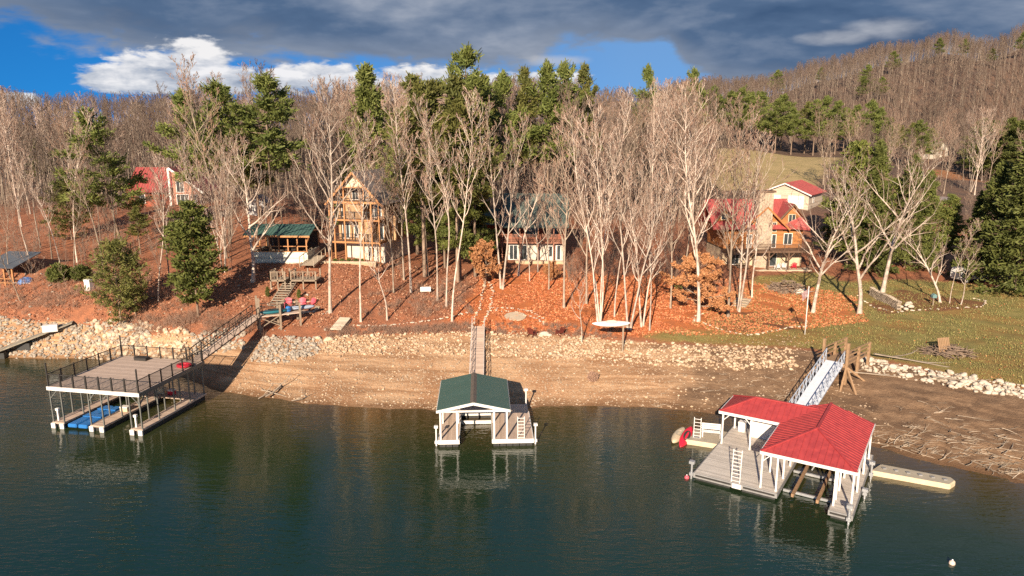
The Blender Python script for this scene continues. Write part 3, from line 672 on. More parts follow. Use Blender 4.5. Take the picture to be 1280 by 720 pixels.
EV = [  # px, base, top, kind, name, label, wide
    (155, 316, 140, 'pine_d', 'pine_tree', 'big white pine on the left slope, crown beside the red roofed house', 1.1),
    (246, 300, 116, 'pine_a', 'pine_tree', 'tall pine with bushy dark top above the red roofed house', 1),
    (288, 305, 108, 'pine_b', 'pine_tree', 'tall pine between the bushy-topped pine and the high open-crowned pine', 1),
    (343, 315, 100, 'pine_b', 'pine_tree', 'high open-crowned pine directly above the screened pavilion', 1.15),
    (326, 300, 135, 'pine_c', 'pine_tree', 'lower pine left behind the screened pavilion', 1),
    (465, 300, 84, 'hem_b', 'pine_tree', 'dark pointed evergreen above the gabled house roof', .8),
    (522, 318, 98, 'pine_c', 'pine_tree', 'yellow-green pine right behind the tall white trunk by the gabled house', 1.1),
    (545, 312, 104, 'pine_c', 'pine_tree', 'yellow-green bushy pine behind the close trio of trunks', 1.15),
    (585, 305, 66, 'pine_b', 'pine_tree', 'tallest pine on the skyline, with open tiered top', .9),
    (568, 300, 112, 'pine_c', 'pine_tree', 'dense pine left of the tallest skyline pine', .8),
    (607, 300, 98, 'pine_c', 'pine_tree', 'dense pine right of the tallest skyline pine', .75),
    (628, 292, 94, 'pine_a', 'pine_tree', 'skyline pine above the green-roofed cabin, left one', .75),
    (655, 285, 88, 'pine_c', 'pine_tree', 'skyline pine straight above the green-roofed cabin roof', .75),
    (684, 285, 82, 'pine_a', 'pine_tree', 'full skyline pine above the right end of the green-roofed cabin', .9),
    (701, 280, 84, 'pine_b', 'pine_tree', 'skyline pine at the right edge of the dark pine group', .8),
    (727, 275, 84, 'pine_c', 'pine_tree', 'lone greenish pine right of the dark skyline pine group', .8),
    (592, 335, 200, 'hem_c', 'hemlock_tree', 'dark hemlock left behind the green-roofed cabin', .8),
    (576, 350, 165, 'hem_c', 'hemlock_tree', 'layered green hemlock behind the close trio of trunks', .75),
    (500, 320, 160, 'hem_c', 'hemlock_tree', 'dark hemlock right behind the gabled house', .7),
    (248, 396, 255, 'cedar_a', 'cedar_tree', 'bright green leafy cedar on the left slope above the gangway', 1.15),
    (152, 408, 305, 'cedar_b', 'evergreen_bush', 'wide bushy grey-green evergreen over the rocky left bank', 1.0),
    (170, 395, 320, 'cedar_b', 'evergreen_bush', 'evergreen bush behind the wide bushy one on the left bank', .8),
    (176, 318, 258, 'pine_c', 'pine_tree', 'small young pine below the red roofed house', 1.5),
    (531, 346, 108, 'pine_c', 'pine_tree', 'yellow-green pine rising on the slope between the gabled house and the trunk trio', 1.0),
    (594, 346, 122, 'pine_c', 'pine_tree', 'yellow-green pine rising on the slope right of the trunk trio', .95),
    (572, 352, 100, 'pine_c', 'pine_tree', 'yellow-green pine directly behind the frontmost trunk of the trio', 1.0),
    (556, 335, 150, 'hem_c', 'hemlock_tree', 'bright green hemlock foliage directly behind the close trio of trunks', .9),
    (533, 330, 185, 'hem_c', 'hemlock_tree', 'green hemlock between the gabled house and the close trio of trunks', .9),
    (604, 335, 225, 'hem_c', 'hemlock_tree', 'small green hemlock above the orange-leaved beech', .9),
    (1268, 362, 165, 'hem_a', 'hemlock_tree', 'huge dark hemlock at the right border of the lawn', 1.15),
    (1236, 352, 205, 'hem_b', 'hemlock_tree', 'dark hemlock left of the huge one at the lawn border', .95),
    (1215, 345, 240, 'hem_a', 'hemlock_tree', 'low dark hemlock behind the trio in the mulch bed', 1.0),
    (1130, 335, 195, 'hem_b', 'hemlock_tree', 'dark evergreen behind the leaning lawn tree', .75),
    (1085, 340, 178, 'hem_a', 'hemlock_tree', 'dark evergreen behind the white many-limbed lawn tree', .8),
    (1058, 335, 180, 'cedar_a', 'cedar_tree', 'olive evergreen between the log cabin and the white many-limbed tree', 1.0),
    (1150, 335, 215, 'hem_a', 'hemlock_tree', 'evergreen right of the leaning lawn tree', .9),
    (1038, 318, 240, 'hem_b', 'hemlock_tree', 'low evergreen right of the two-door garage', .8),
    (1108, 330, 225, 'cedar_a', 'cedar_tree', 'olive evergreen behind the leaning lawn tree trunk', 1.1),
    (1180, 330, 245, 'cedar_a', 'cedar_tree', 'green evergreen in front of the small red brick hut', 1.0),
    (90, 300, 232, 'cedar_b', 'evergreen_bush', 'dark evergreen bush in the left woods below the ridge', 1.3),
    (55, 225, 172, 'hem_b', 'hemlock_tree', 'dark wide evergreen high in the left woods', 1.6),
    (725, 250, 158, 'cedar_a', 'cedar_tree', 'pale green tree among the bare crowns right of the skyline pines', .9),
    (793, 235, 138, 'pine_c', 'pine_tree', 'lone green pine crown above the bare woods behind the kayak', .9),
    (862, 230, 90, 'pine_b', 'pine_tree', 'thin dark pine on the skyline left of the far hill', .7),
    (806, 215, 84, 'pine_a', 'pine_tree', 'dark pine tip just breaking the bare skyline', .7),
]
for px, pb, pt, k, nm, lb, wd in EV:
    put(EVER[k], px, pb, pt, px * .37 % 6.28, lb, nm, tilt={155: -.15, 250: -.02}.get(px, 0), wide=wd, cat='evergreen')
put(COPPER_A, 872, 392, 316, 1.0, 'copper-leaved beech with drooping layers of dry leaves', 'beech_tree', wide=1.15)
put(COPPER_B, 606, 356, 298, 2.0, 'orange-leaved small beech left of the green-roofed cabin', 'beech_tree', wide=1.1)
put(COPPER_B, 688, 352, 325, 3.0, 'low russet-leaved shrub below the green-roofed cabin', 'beech_tree', wide=1.2)
put(COPPER_B, 170, 272, 244, 4.0, 'small russet-leaved tree below the red roofed house', 'beech_tree')
for px, pb, pt, lb in [(75, 352, 333, 'dark green round bush on the left slope, larger of the pair'), (103, 350, 334, 'dark green round bush on the left slope, smaller of the pair'), (852, 362, 350, 'small green bush peeping from the copper beech'),
                       (335, 372, 358, 'small clipped cone shrub left of the slope steps'), (374, 374, 361, 'small clipped cone shrub right of the slope steps')]:
    put(EVER['bush' if pt < 358 else 'cedar_a'], px, pb, pt, 1, lb, 'green_bush', cat='bush', wide=1.1)
for k in range(5):
    put(EVER['bush'], 419 + k * 8.6, 328, 323.5, k, 'round clipped shrub in the low bed before the gabled house', 'green_bush', cat='bush', group='clipped shrubs before the gabled house')
# pine rows behind the field and on the far hill ------------------
rr = random.Random(5)
for i in range(22):
    Y = 268 + rr.uniform(-6, 18); px = 885 + i * 13.2 + rr.uniform(-4, 4); g = D(px, 200, Y); z = h1(g.x, g.y)
    s = rr.uniform(16, 21) * (1.0 if px < 1100 else .8)
    plant(EVER[rr.choice(['pine_a', 'pine_d', 'pine_c', 'pine_d'])], (g.x, g.y, z), (s * 1.2, s * 1.2, s), rr.random() * 6, 'tall pine in the row behind the sloping field', 'evergreen', 'pines in the row behind the field', 'pine_tree')
for i in range(16):
    px = rr.uniform(1215, 1330); Y = rr.uniform(225, 300); g = D(px, 150, Y); z = h1(g.x, g.y); s = rr.uniform(14, 20)
    plant(EVER[rr.choice(['pine_d', 'hem_b'])], (g.x, g.y, z), (s * 1.3, s * 1.3, s), rr.random() * 6, 'dark pine in the clump on the far right hillside', 'evergreen', 'pines in the clump on the right hillside', 'pine_tree')
for px, py in [(1172, 72), (1203, 71), (1238, 76), (1115, 88), (1082, 110), (970, 118), (932, 122), (1078, 122), (1100, 120), (1025, 103), (945, 140), (1275, 68)]:
    g = G(px, py + 8); s = rr.uniform(9, 15)
    plant(EVER[rr.choice(['pine_d', 'pine_a'])], (g.x, g.y, g.z), (s * 1.3, s * 1.3, s * 1.1), rr.random() * 6, 'single pine scattered among the bare trees of the far hill', 'evergreen', 'single pines on the far hill', 'pine_tree')
# ------------------------------------------------------------------ rocks
import bmesh
def rock_mesh(seed, name='riprap_stone'):
    rg = np.random.default_rng(seed); bm = bmesh.new(); bmesh.ops.create_icosphere(bm, subdivisions=2, radius=.5)
    ax = rg.normal(0, 1, (7, 3)); ax /= np.linalg.norm(ax, axis=1)[:, None]; off = rg.uniform(.24, .42, 7); sc = np.array([rg.uniform(.8, 1.25), rg.uniform(.7, 1.0), rg.uniform(.5, .8)])
    for v in bm.verts:
        c = np.array(v.co)
        for a, o in zip(ax, off):
            d = c @ a
            if d > o: c = c - a * (d - o) * .92            # split faces
        v.co = Vector(c * sc + rg.normal(0, .012, 3))
    me = bpy.data.meshes.new(name); bm.to_mesh(me); bm.free(); return me
def stone_mat(name, a, b, c):
    m = bpy.data.materials.new(name); nd, ln = nodes_of(m); nt = m.node_tree; bs = nd['Principled BSDF']; bs.inputs['Roughness'].default_value = .9; bs.inputs['Specular IOR Level'].default_value = .2
    co = nd.new('ShaderNodeNewGeometry').outputs['Position']; oi = nd.new('ShaderNodeNewGeometry').outputs['Random Per Island']
    cc = ramp(nt, oi, [(.0, a), (.5, b), (1.0, c)]); n1 = noise(nt, co, 5, 5, .65)
    cc = mixc(nt, ramp(nt, n1, [(.5, 0), (.72, .5)]), cc, tuple(x * .5 for x in b)); ln.new(cc, bs.inputs['Base Color']); bump(nt, bs, n1, .5, .05)
    return m
M_RIP = stone_mat('warm_stone', (.55, .40, .265), (.40, .28, .18), (.68, .53, .38))
M_GREYROCK = stone_mat('grey_stone', (.40, .34, .27), (.28, .235, .19), (.50, .43, .35))
M_WHITEROCK = stone_mat('white_stone', (.48, .40, .31), (.36, .295, .225), (.60, .52, .42))
def variants(m, n, s0):
    out = []
    for i in range(n):
        me = rock_mesh(s0 + i); me.materials.append(m); out.append(me)
    return out
ROCKS = {'warm': variants(M_RIP, 6, 100), 'grey': variants(M_GREYROCK, 5, 120), 'white': variants(M_WHITEROCK, 5, 140)}
UNIT = {k: [np.array([v.co[:] for v in me.vertices]) for me in v_] for k, v_ in ROCKS.items()}
TRI = np.array([p.vertices[:] for p in ROCKS['warm'][0].polygons])
BANDS = [  # kind, bottom line, top line, count, size range, label
    ('grey', [(0, 443), (60, 444), (120, 444), (185, 450)], [(0, 398), (80, 408), (150, 405), (190, 408)], 1250, (.2, .6), 'pale grey boulder in the rocky bank beside the grey boat ramp'),
    ('warm', [(105, 446), (150, 452), (205, 452), (235, 452)], [(105, 405), (150, 402), (205, 412), (235, 418)], 560, (.25, .85), 'tan boulder in the rocky bank behind the flat-topped dock'),
    ('grey', [(235, 445), (275, 438), (312, 436)], [(240, 420), (275, 412), (300, 410)], 340, (.2, .6), 'grey boulder in the bank under the sloping black-railed gangway'),
    ('grey', [(314, 449), (350, 452), (398, 441)], [(328, 424), (365, 422), (402, 423)], 620, (.22, .52), 'grey stone in the riprap heap right of the wooden landing'),
    ('warm', [(400, 440), (480, 442), (590, 443), (690, 448), (752, 447)], [(412, 422), (480, 418), (590, 416), (690, 419), (752, 423)], 1900, (.16, .46), 'tan stone in the riprap band above the central gravel beach'),
    ('warm', [(752, 448), (850, 456), (920, 460), (995, 459)], [(752, 426), (850, 432), (920, 434), (995, 436)], 1000, (.18, .5), 'pinkish tan stone in the riprap band below the lawn edge'),
    ('white', [(1072, 461), (1150, 476), (1215, 487), (1290, 500)], [(1070, 446), (1150, 461), (1215, 473), (1290, 486)], 420, (.28, .75), 'big white stone in the low wall along the right shore'),
]
def along(line, u):
    k = len(line) - 1; x = u * k; i = min(k - 1, int(x)); f = x - i
    return tuple(line[i][j] * (1 - f) + line[i + 1][j] * f for j in (0, 1))
rk = random.Random(8); allr = []
for kind, bot, top, n, (s0, s1), lab in BANDS:
    B = [G(*along(bot, i / 24)) for i in range(25)]; T = [G(*along(top, i / 24)) for i in range(25)]
    for _ in range(n):
        u = rk.random() * 24; i = min(23, int(u)); f = u - i; p = B[i].lerp(B[i + 1], f); q = T[i].lerp(T[i + 1], f); w = p.lerp(q, rk.uniform(-.08, 1.06))
        s = s0 + (s1 - s0) * rk.random() ** 2.4
        allr.append((kind, w.x + rk.gauss(0, .12), w.y + rk.gauss(0, .12), s, lab))
# loose stones on the beach
for _ in range(260):
    px = rk.uniform(330, 900); py = rk.uniform(440, 512); g = G(px, py)
    if g.z > .1: allr.append(('warm', g.x, g.y, rk.uniform(.12, .3) * (1.5 if rk.random() < .08 else 1), 'loose stone lying on the gravel beach'))
for _ in range(80):
    px = rk.uniform(0, 420); py = rk.uniform(335, 420); g = G(px, py); allr.append(('grey', g.x, g.y, rk.uniform(.15, .45), 'loose rock on the leaf-covered left slope'))
for px, py, s in [(410, 425, .9), (398, 424, .6), (465, 420, .5)]:
    g = G(px, py); allr.append(('warm', g.x, g.y, s * 1.2, 'big orange-tan boulder at the left end of the central riprap'))
RZ = hgt(np.array([r[1] for r in allr]), np.array([r[2] for r in allr]))
order = sorted(range(len(allr)), key=lambda i: -allr[i][3] / allr[i][2]); big = set(order[:290])
acc = {'warm': ([], []), 'grey': ([], []), 'white': ([], [])}; rgn = np.random.default_rng(12)
for i, (kind, x, y, s, lab) in enumerate(allr):
    v = rgn.integers(0, len(ROCKS[kind])); rz = rgn.uniform(0, 6.28); tx = rgn.normal(0, .3); ty = rgn.normal(0, .3); z = RZ[i] + s * rgn.uniform(.0, .22)
    if i in big:
        o = link('riprap_stone', ROCKS[kind][v]); o.location = (x, y, z); o.rotation_euler = (tx, ty, rz); o.scale = (s,) * 3
        tag(o, lab, 'stone', 'stones: ' + lab)
    else:
        M = np.array(Matrix.Rotation(rz, 3, 'Z') @ Matrix.Rotation(ty, 3, 'Y') @ Matrix.Rotation(tx, 3, 'X')); Vr, Fr = acc[kind]
        Fr.append(TRI + sum(len(a) for a in Vr) if False else TRI + 162 * len(Vr) if len(UNIT[kind][v]) == 162 else TRI + len(Vr) * len(UNIT[kind][v])); Vr.append(UNIT[kind][v] @ M.T * s + np.array([x, y, z]))
for kind, m, lab in (('warm', M_RIP, 'tan rubble of smaller riprap stones along the beach'), ('grey', M_GREYROCK, 'grey rubble of smaller stones on the left banks'), ('white', M_WHITEROCK, 'whitish rubble along the right shore wall')):
    if acc[kind][0]:
        me = np_mesh('riprap_rubble', np.concatenate(acc[kind][0]), np.concatenate(acc[kind][1])); tag(link('riprap_rubble', me, m), lab, 'rubble', kind='stuff')
# shore gravel: small flat-sided pebbles
pv = np.array([(1, 0, 0), (-.4, .9, 0), (-.7, -.7, 0), (.1, .05, .8), (.5, -.8, .1)]); pf = np.array([(0, 1, 3), (1, 2, 3), (2, 4, 3), (4, 0, 3)])
X = rgn.uniform(-26, 30, 60000); Y = rgn.uniform(44, 74, 60000); Z = hgt(X, Y); k = (Z > .03) & (Z < 2.9) & (rgn.random(60000) < np.where(X > 14, .12, .4)); X, Y, Z = X[k], Y[k], Z[k]
n = len(X); s = .05 + .10 * rgn.random(n) ** 3; a = rgn.uniform(0, 6.28, n); ca, sa = np.cos(a), np.sin(a)
Vx = (pv[None, :, 0] * ca[:, None] - pv[None, :, 1] * sa[:, None]) * s[:, None] + X[:, None]; Vy = (pv[None, :, 0] * sa[:, None] + pv[None, :, 1] * ca[:, None]) * s[:, None] + Y[:, None]; Vz = pv[None, :, 2] * s[:, None] + Z[:, None]
me = np_mesh('beach_gravel', np.stack([Vx, Vy, Vz], 2).reshape(-1, 3), (np.arange(n)[:, None, None] * 5 + pf[None]).reshape(-1, 3))
tag(link('beach_gravel', me, M_RIP), 'scatter of small pale pebbles over the beach', 'gravel', kind='stuff')
# edging stones round beds and paths (each stone its own object)
EDGES = [([(877, 404), (905, 414), (935, 420), (960, 416), (985, 410), (1008, 409), (1008, 402)], 'pale edging stone of the mulch bed beside the flagpole'),
         ([(868, 404), (868, 396), (885, 392)], 'pale edging stone at the foot of the copper-leaved beech'),
         ([(1072, 370), (1090, 384), (1118, 391), (1150, 388), (1190, 386), (1226, 384), (1232, 377), (1212, 373)], 'pale edging stone of the mulch bed with three leaning trunks'),
         ([(589, 411), (593, 398), (600, 385), (603, 366), (606, 352)], 'pale stone along the left side of the path above the centre gangway'),
         ([(604, 411), (607, 398), (613, 386), (616, 366), (612, 352)], 'pale stone along the right side of the path above the centre gangway'),
         ([(440, 408), (480, 408), (520, 404), (555, 399), (592, 390)], 'pale stone in the line running left from the centre path'),
         ([(612, 385), (640, 386), (663, 390), (680, 399)], 'pale stone in the upper curve right of the centre path'),
         ([(615, 389), (645, 391), (668, 398), (684, 407)], 'pale stone in the lower curve right of the centre path')]
ne = 0
for line, lab in EDGES:
    W = [G(*p) for p in line]; L_ = sum((W[i + 1] - W[i]).length for i in range(len(W) - 1)); n = min(34, int(L_ / .42))
    for j in range(n):
        q = along(line, (j + .5 * rk.random()) / n); g = G(*q); o = link('edging_stone', rk.choice(ROCKS['white' if j % 3 else 'warm'])); o.location = (g.x, g.y, g.z + .03)
        o.rotation_euler = (0, 0, rk.random() * 6); s = rk.uniform(.18, .4); o.location.x += rk.gauss(0, .08); o.location.y += rk.gauss(0, .1); o.location.z += .06; o.scale = (s * rk.uniform(.8, 1.5), s, s * .8); tag(o, lab, 'stone', 'edging: ' + lab)
# driftwood
def stick_mesh(seed):
    rg = random.Random(seed); S = []
    def go_(p, d, r, n, lev):
        for i in range(n):
            d = (d + Vector((rg.gauss(0, .25), rg.gauss(0, .25), rg.gauss(0, .06)))).normalized(); q = p + d / 6; q.z = max(.0, q.z); S.append((*p, *q, r * (1 - .7 * i / n), r * (1 - .7 * (i + 1) / n))); p = q
            if lev < 1 and rg.random() < .3: go_(p, (d + Vector((rg.gauss(0, .8), rg.gauss(0, .8), .15))).normalized(), r * .6, 3, lev + 1)
    go_(Vector((-.5, 0, .02)), Vector((1, 0, 0)), .022, 6, 0)
    V, Q = tubes(S, 5); me = np_mesh('driftwood', V, Q, True); me.materials.append(M_DRIFT); return me
M_DRIFT = make_bark('driftwood_grey', (.46, .375, .285), (.29, .225, .165), .35, 3)
STICKS = [stick_mesh(60 + i) for i in range(7)]
def stick(px, py, L_, rz, lab, grp, z=.0):
    g = G(px, py); o = link('driftwood', rk.choice(STICKS)); o.location = (g.x, g.y, g.z + .02 + z); o.rotation_euler = (rk.gauss(0, .05), rk.gauss(0, .1), rz); o.scale = (L_, L_, L_ * .9 if L_ < 3 else 3); tag(o, lab, 'driftwood', grp)
for _ in range(230):
    u = rk.random(); px = 1085 + 195 * u ** .8; base = 555 + (px - 1090) * .235; py = base - abs(rk.gauss(6, 26))
    if px > 1080 and py > 490: stick(px, py, rk.uniform(.4, 2.0), rk.uniform(-1.2, 1.0), 'weathered driftwood stick on the mud of the right shore', 'driftwood on the right mud shore')
for _ in range(45):
    stick(rk.uniform(815, 1000), rk.uniform(466, 512), rk.uniform(.5, 1.8), rk.uniform(-1, 1), 'thin driftwood stick on the mud left of the white gangway', 'driftwood left of the white gangway')
for px, py, L_, rz, lab in [(365, 482, 5.5, .9, 'long driftwood log sloping up the beach beside the flat-topped dock'), (350, 495, 3.5, -.1, 'grey driftwood log at the waterline right of the flat-topped dock'), (385, 501, 2.8, .1, 'knobbly driftwood log at the waterline below the gravel beach'),
                            (343, 492, 3, .7, 'half-sunk stick poking into the water by the flat-topped dock'), (1160, 455, 9, -.32, 'long dead limb lying behind the white shore wall'), (1105, 470, 8, -.16, 'bleached log lying below the white shore wall'), (1215, 478, 6, -.3, 'dead branch at the right end of the white shore wall')]:
    stick(px, py, L_, rz, lab, None, .08)
# dry brush on the banks
def brush(seed):
    S = []; rg = random.Random(seed)
    for _ in range(26):
        a = rg.random() * 6.28; p = Vector((rg.gauss(0, .2), rg.gauss(0, .2), 0)); d = Vector((math.cos(a) * .5, math.sin(a) * .5, 1)).normalized(); L_ = rg.uniform(.35, 1)
        for i in range(3):
            d = (d + Vector((rg.gauss(0, .2), rg.gauss(0, .2), 0))).normalized(); q = p + d * L_ / 3; S.append((*p, *q, .012 - .003 * i, .009 - .003 * i)); p = q
    return np.array(S)
BR = [brush(i) for i in range(5)]; accS = []
def brush_area(pts_, n, s0, s1):
    poly = [tuple(G(*p)) for p in pts_]; xs = [p[0] for p in poly]; ys = [p[1] for p in poly]; c = 0
    while c < n:
        x = rk.uniform(min(xs), max(xs)); y = rk.uniform(min(ys), max(ys))
        if not inside(poly, np.array([x]), np.array([y]))[0]: c += .2; continue
        c += 1; z = h1(x, y); s = rk.uniform(s0, s1); a = rk.random() * 6.28; B = BR[rk.randrange(5)].copy(); ca, sa = math.cos(a), math.sin(a)
        for o_ in (0, 3):
            bx_, by = B[:, o_].copy(), B[:, o_ + 1].copy(); B[:, o_] = (bx_ * ca - by * sa) * s + x; B[:, o_ + 1] = (bx_ * sa + by * ca) * s + y; B[:, o_ + 2] = B[:, o_ + 2] * s + z
        accS.append(B)
brush_area([(405, 412), (590, 405), (590, 416), (480, 418), (405, 424)], 190, .4, .9)
brush_area([(606, 404), (770, 408), (770, 424), (606, 416)], 90, .3, .7)
brush_area([(90, 400), (250, 390), (330, 405), (330, 422), (215, 414), (120, 402)], 150, .6, 1.6)
brush_area([(0, 345), (240, 352), (250, 388), (0, 396)], 150, .6, 1.8)
brush_area([(440, 370), (590, 345), (590, 395), (440, 398)], 90, .5, 1.3)
brush_area([(850, 348), (930, 345), (940, 372), (850, 385)], 50, .6, 1.5)
V, Q = tubes(np.concatenate(accS), 3); tag(link('dry_brush', np_mesh('dry_brush', V, Q), M_TWIG_RED), 'dry brown brush growing along the banks and slopes', 'brush', kind='stuff')

# dry leaves and grass tufts lying about
def sprinkle(name, poly, n, s0, s1, mt, label, flat=.35, tall=False):
    xs = [p[0] for p in poly]; ys = [p[1] for p in poly]; X = rgn.uniform(min(xs), max(xs), n); Y = rgn.uniform(min(ys), max(ys), n); k = inside([tuple(p) for p in poly], X, Y)
    k &= np.sin(X * .8 + 1.4 * np.sin(Y * .6)) * np.sin(Y * .7 + X * .23) > -.55
    X, Y = X[k], Y[k]; Z = hgt(X, Y); n = len(X); s = rgn.uniform(s0, s1, (n, 1)); d = rgn.normal(0, 1, (n, 3)); d[:, 2] *= flat
    if tall: d = d * .35 + np.array([0, 0, 1.])
    d /= np.linalg.norm(d, axis=1)[:, None]; q = np.cross(d, rgn.normal(0, 1, (n, 3)) * np.array([1, 1, flat]) + np.array([0, 0, .6 if not tall else 0])); q /= np.linalg.norm(q, axis=1)[:, None] + 1e-9
    C = np.stack([X, Y, Z + .03], 1); w = s * (.5 if not tall else .25)
    V = np.stack([C - q * w, C + q * w, C + d * s + q * w * .6, C + d * s - q * w * .6], 1).reshape(-1, 3)
    tag(link(name, np_mesh(name, V, np.arange(len(V)).reshape(-1, 4)), mt), label, 'leaves' if not tall else 'grass', kind='stuff')
def flake(name, a, b, c):
    m = bpy.data.materials.new(name); nd, ln = nodes_of(m); nt = m.node_tree; bs = nd['Principled BSDF']; bs.inputs['Roughness'].default_value = .85
    ln.new(ramp(nt, nd.new('ShaderNodeNewGeometry').outputs['Random Per Island'], [(0, a), (.5, b), (1, c)]), bs.inputs['Base Color']); return m
M_LEAVES = flake('dry_leaves', (.54, .17, .065), (.36, .115, .05), (.66, .32, .15)); M_BROWNLEAF = flake('brown_leaves', (.38, .16, .09), (.22, .10, .06), (.52, .30, .18)); M_TUFT = flake('grass_tufts', (.24, .22, .07), (.17, .17, .05), (.36, .29, .12))
OR_W = [tuple(G(*p)) for p in [(560,400),(590,372),(600,345),(690,338),(760,345),(860,345),(930,350),(1010,358),(1070,372),(1085,402),(1010,412),(940,418),(800,422),(700,415),(600,412)]]
sprinkle('fallen_leaves', OR_W, 60000, .07, .2, M_LEAVES, 'thick carpet of rusty orange leaves under the central trees')
sprinkle('fallen_leaves', [tuple(G(*p)) for p in [(0,395),(0,345),(240,340),(330,330),(560,330),(600,345),(590,372),(560,400),(430,410),(330,405),(215,410),(80,402)]], 45000, .07, .2, M_BROWNLEAF, 'brown leaf litter over the wooded left slope')
LW_ = [tuple(G(*p)) for p in LAWN]
sprinkle('fallen_leaves', LW_, 4500, .04, .11, M_LEAVES, 'scattered orange leaves on the lawn')
sprinkle('lawn_grass', LW_, 70000, .05, .14, M_TUFT, 'short patchy autumn grass of the lawn', tall=True)
# ------------------------------------------------------------------ docks
M_TANDECK = mat('tan_deck_boards', (.60, .455, .36), (.53, .395, .305), .75, 2.0, stripes=(0, .14, .3), bmp=.2)
M_TANDECK_Y = mat('tan_deck_boards_across', (.60, .455, .36), (.53, .395, .305), .75, 2.0, stripes=(1, .14, .3), bmp=.2)
M_GREYDECK = mat('grey_deck_boards', (.62, .56, .49), (.54, .485, .42), .75, 1.5, stripes=(1, .14, .25), bmp=.2)
M_BLACKRAIL = mat('black_rail_metal', (.045, .04, .036), (.03, .028, .026), .5, 4)
M_POST = mat('olive_steel_post', (.16, .165, .15), (.11, .11, .10), .5, 3)
M_WHITE = mat('white_paint', (.80, .78, .75), (.66, .63, .59), .5, 2.5)
M_GALV = mat('galvanised_steel', (.55, .56, .57), (.42, .43, .44), .42, 3, metal=.55)
M_FLOAT = mat('black_float', (.03, .03, .03), (.05, .05, .048), .6, 5)
M_GREYFASCIA = mat('grey_fascia', (.28, .275, .27), (.21, .205, .20), .6, 3)
M_GREENROOF = mat('green_metal_roof', (.06, .12, .10), (.07, .135, .115), .42, .8)
M_GREENROOF2 = mat('faded_green_roof', (.115, .14, .12), (.075, .10, .085), .85, .9)
M_RIDGE = mat('weathered_ridge_cap', (.16, .13, .105), (.11, .09, .075), .6, 5)
M_REDROOF = mat('red_metal_roof', (.42, .055, .055), (.30, .038, .042), .55, 2.2)
M_WOOD = mat('treated_wood', (.36, .225, .125), (.26, .16, .09), .8, 4, bmp=.3)
M_OLDWOOD = mat('weathered_wood', (.33, .26, .19), (.24, .185, .135), .85, 4, bmp=.3)
M_BLUE = mat('blue_plastic', (.03, .19, .52), (.025, .15, .42), .4, 2)
M_RED = mat('red_plastic', (.62, .02, .05), (.5, .018, .04), .4, 2)
M_PINK = mat('faded_red_plastic', (.68, .12, .16), (.56, .09, .12), .5, 2)
M_BEIGE = mat('beige_plastic', (.68, .56, .38), (.56, .45, .30), .6, 2.5)
M_BEIGETOP = mat('beige_pontoon_top', (.46, .40, .30), (.38, .33, .25), .75, 2.5)
M_TEAL = mat('teal_plastic', (.02, .16, .20), (.02, .12, .15), .45, 2)
M_SAND = mat('sandstone_slab', (.62, .50, .36), (.50, .39, .28), .85, 3)
def seams(mb, e0, e1, r0, r1, n, w=.035, h=.045):
    """raised seams from the eave line e0-e1 up to the ridge line r0-r1"""
    e0, e1, r0, r1 = map(Vector, (e0, e1, r0, r1))
    for i in range(n + 1):
        f = i / n; a = e0.lerp(e1, f); b = r0.lerp(r1, f)
        if (a - b).length > .08: mb.beam(a + Vector((0, 0, h * .3)), b + Vector((0, 0, h * .3)), w, h)
    return mb
def part(name, m, parent, *boxes):
    b = MB()
    for x in boxes: b.bx(*x)
    return b.build(name, m, parent)
def ladder_mb(w, h, n, r=.03):
    b = MB()
    for s in (-w / 2, w / 2): b.tube((s, 0, 0), (s, 0, h), r, r, 6)
    for i in range(n): z = h * (i + .6) / n; b.tube((-w / 2, 0, z), (w / 2, 0, z), r * .8, r * .8, 6)
    for s in (-w / 2, w / 2): b.tube((s, 0, h), (s, .22, h - .1), r, r, 6)
    return b
def gangway(name, label, p, q, w, mdeck, mrail, bays, rh=1.05, rail_r=.03):
    p = Vector(p); q = Vector(q); d = q - p; rz = math.atan2(-d.x, d.y); Lh = math.hypot(d.x, d.y)
    t = thing(name, label, 'gangway', p, rz); up = d.z
    z = lambda y: up * y / Lh
    MB().slab([(-w/2, 0, .04), (w/2, 0, .04), (w/2, Lh, up + .04), (-w/2, Lh, up + .04)], .09).build('walkway', mdeck, t)
    for s in (-w/2, w/2):
        b = MB(); b.beam((s, 0, rh), (s, Lh, up + rh), rail_r * 2); b.beam((s, 0, -.04), (s, Lh, up - .04), rail_r * 2.4); b.beam((s, 0, rh * .5), (s, Lh, up + rh * .5), rail_r * 1.2)
        for i in range(bays + 1):
            y = Lh * i / bays; b.beam((s, y, z(y) - .04), (s, y, z(y) + rh), rail_r * 1.5)
            if i < bays:
                y2 = Lh * (i + 1) / bays; a_, b_ = ((y, 0), (y2, rh)) if i % 2 else ((y, rh), (y2, 0)); b.beam((s, a_[0], z(a_[0]) + a_[1]), (s, b_[0], z(b_[0]) + b_[1]), rail_r * 1.2)
        b.build('side_rail', mrail, t)
    return t
def kayak_mb(L_, w, h, cockpit=True):
    b = MB(); rings = []; n = 12
    for i in range(13):
        f = -1 + 2 * i / 12; k = max(.03, (1 - abs(f) ** 2.2)) ** .7; lift = .12 * abs(f) ** 3
        rings.append([(f * L_ / 2, math.cos(2*math.pi*j/n) * w/2 * k, h * (.5 + lift + .5 * math.sin(2*math.pi*j/n) * (k ** .6))) for j in range(n)])
    b.loft(rings); return b
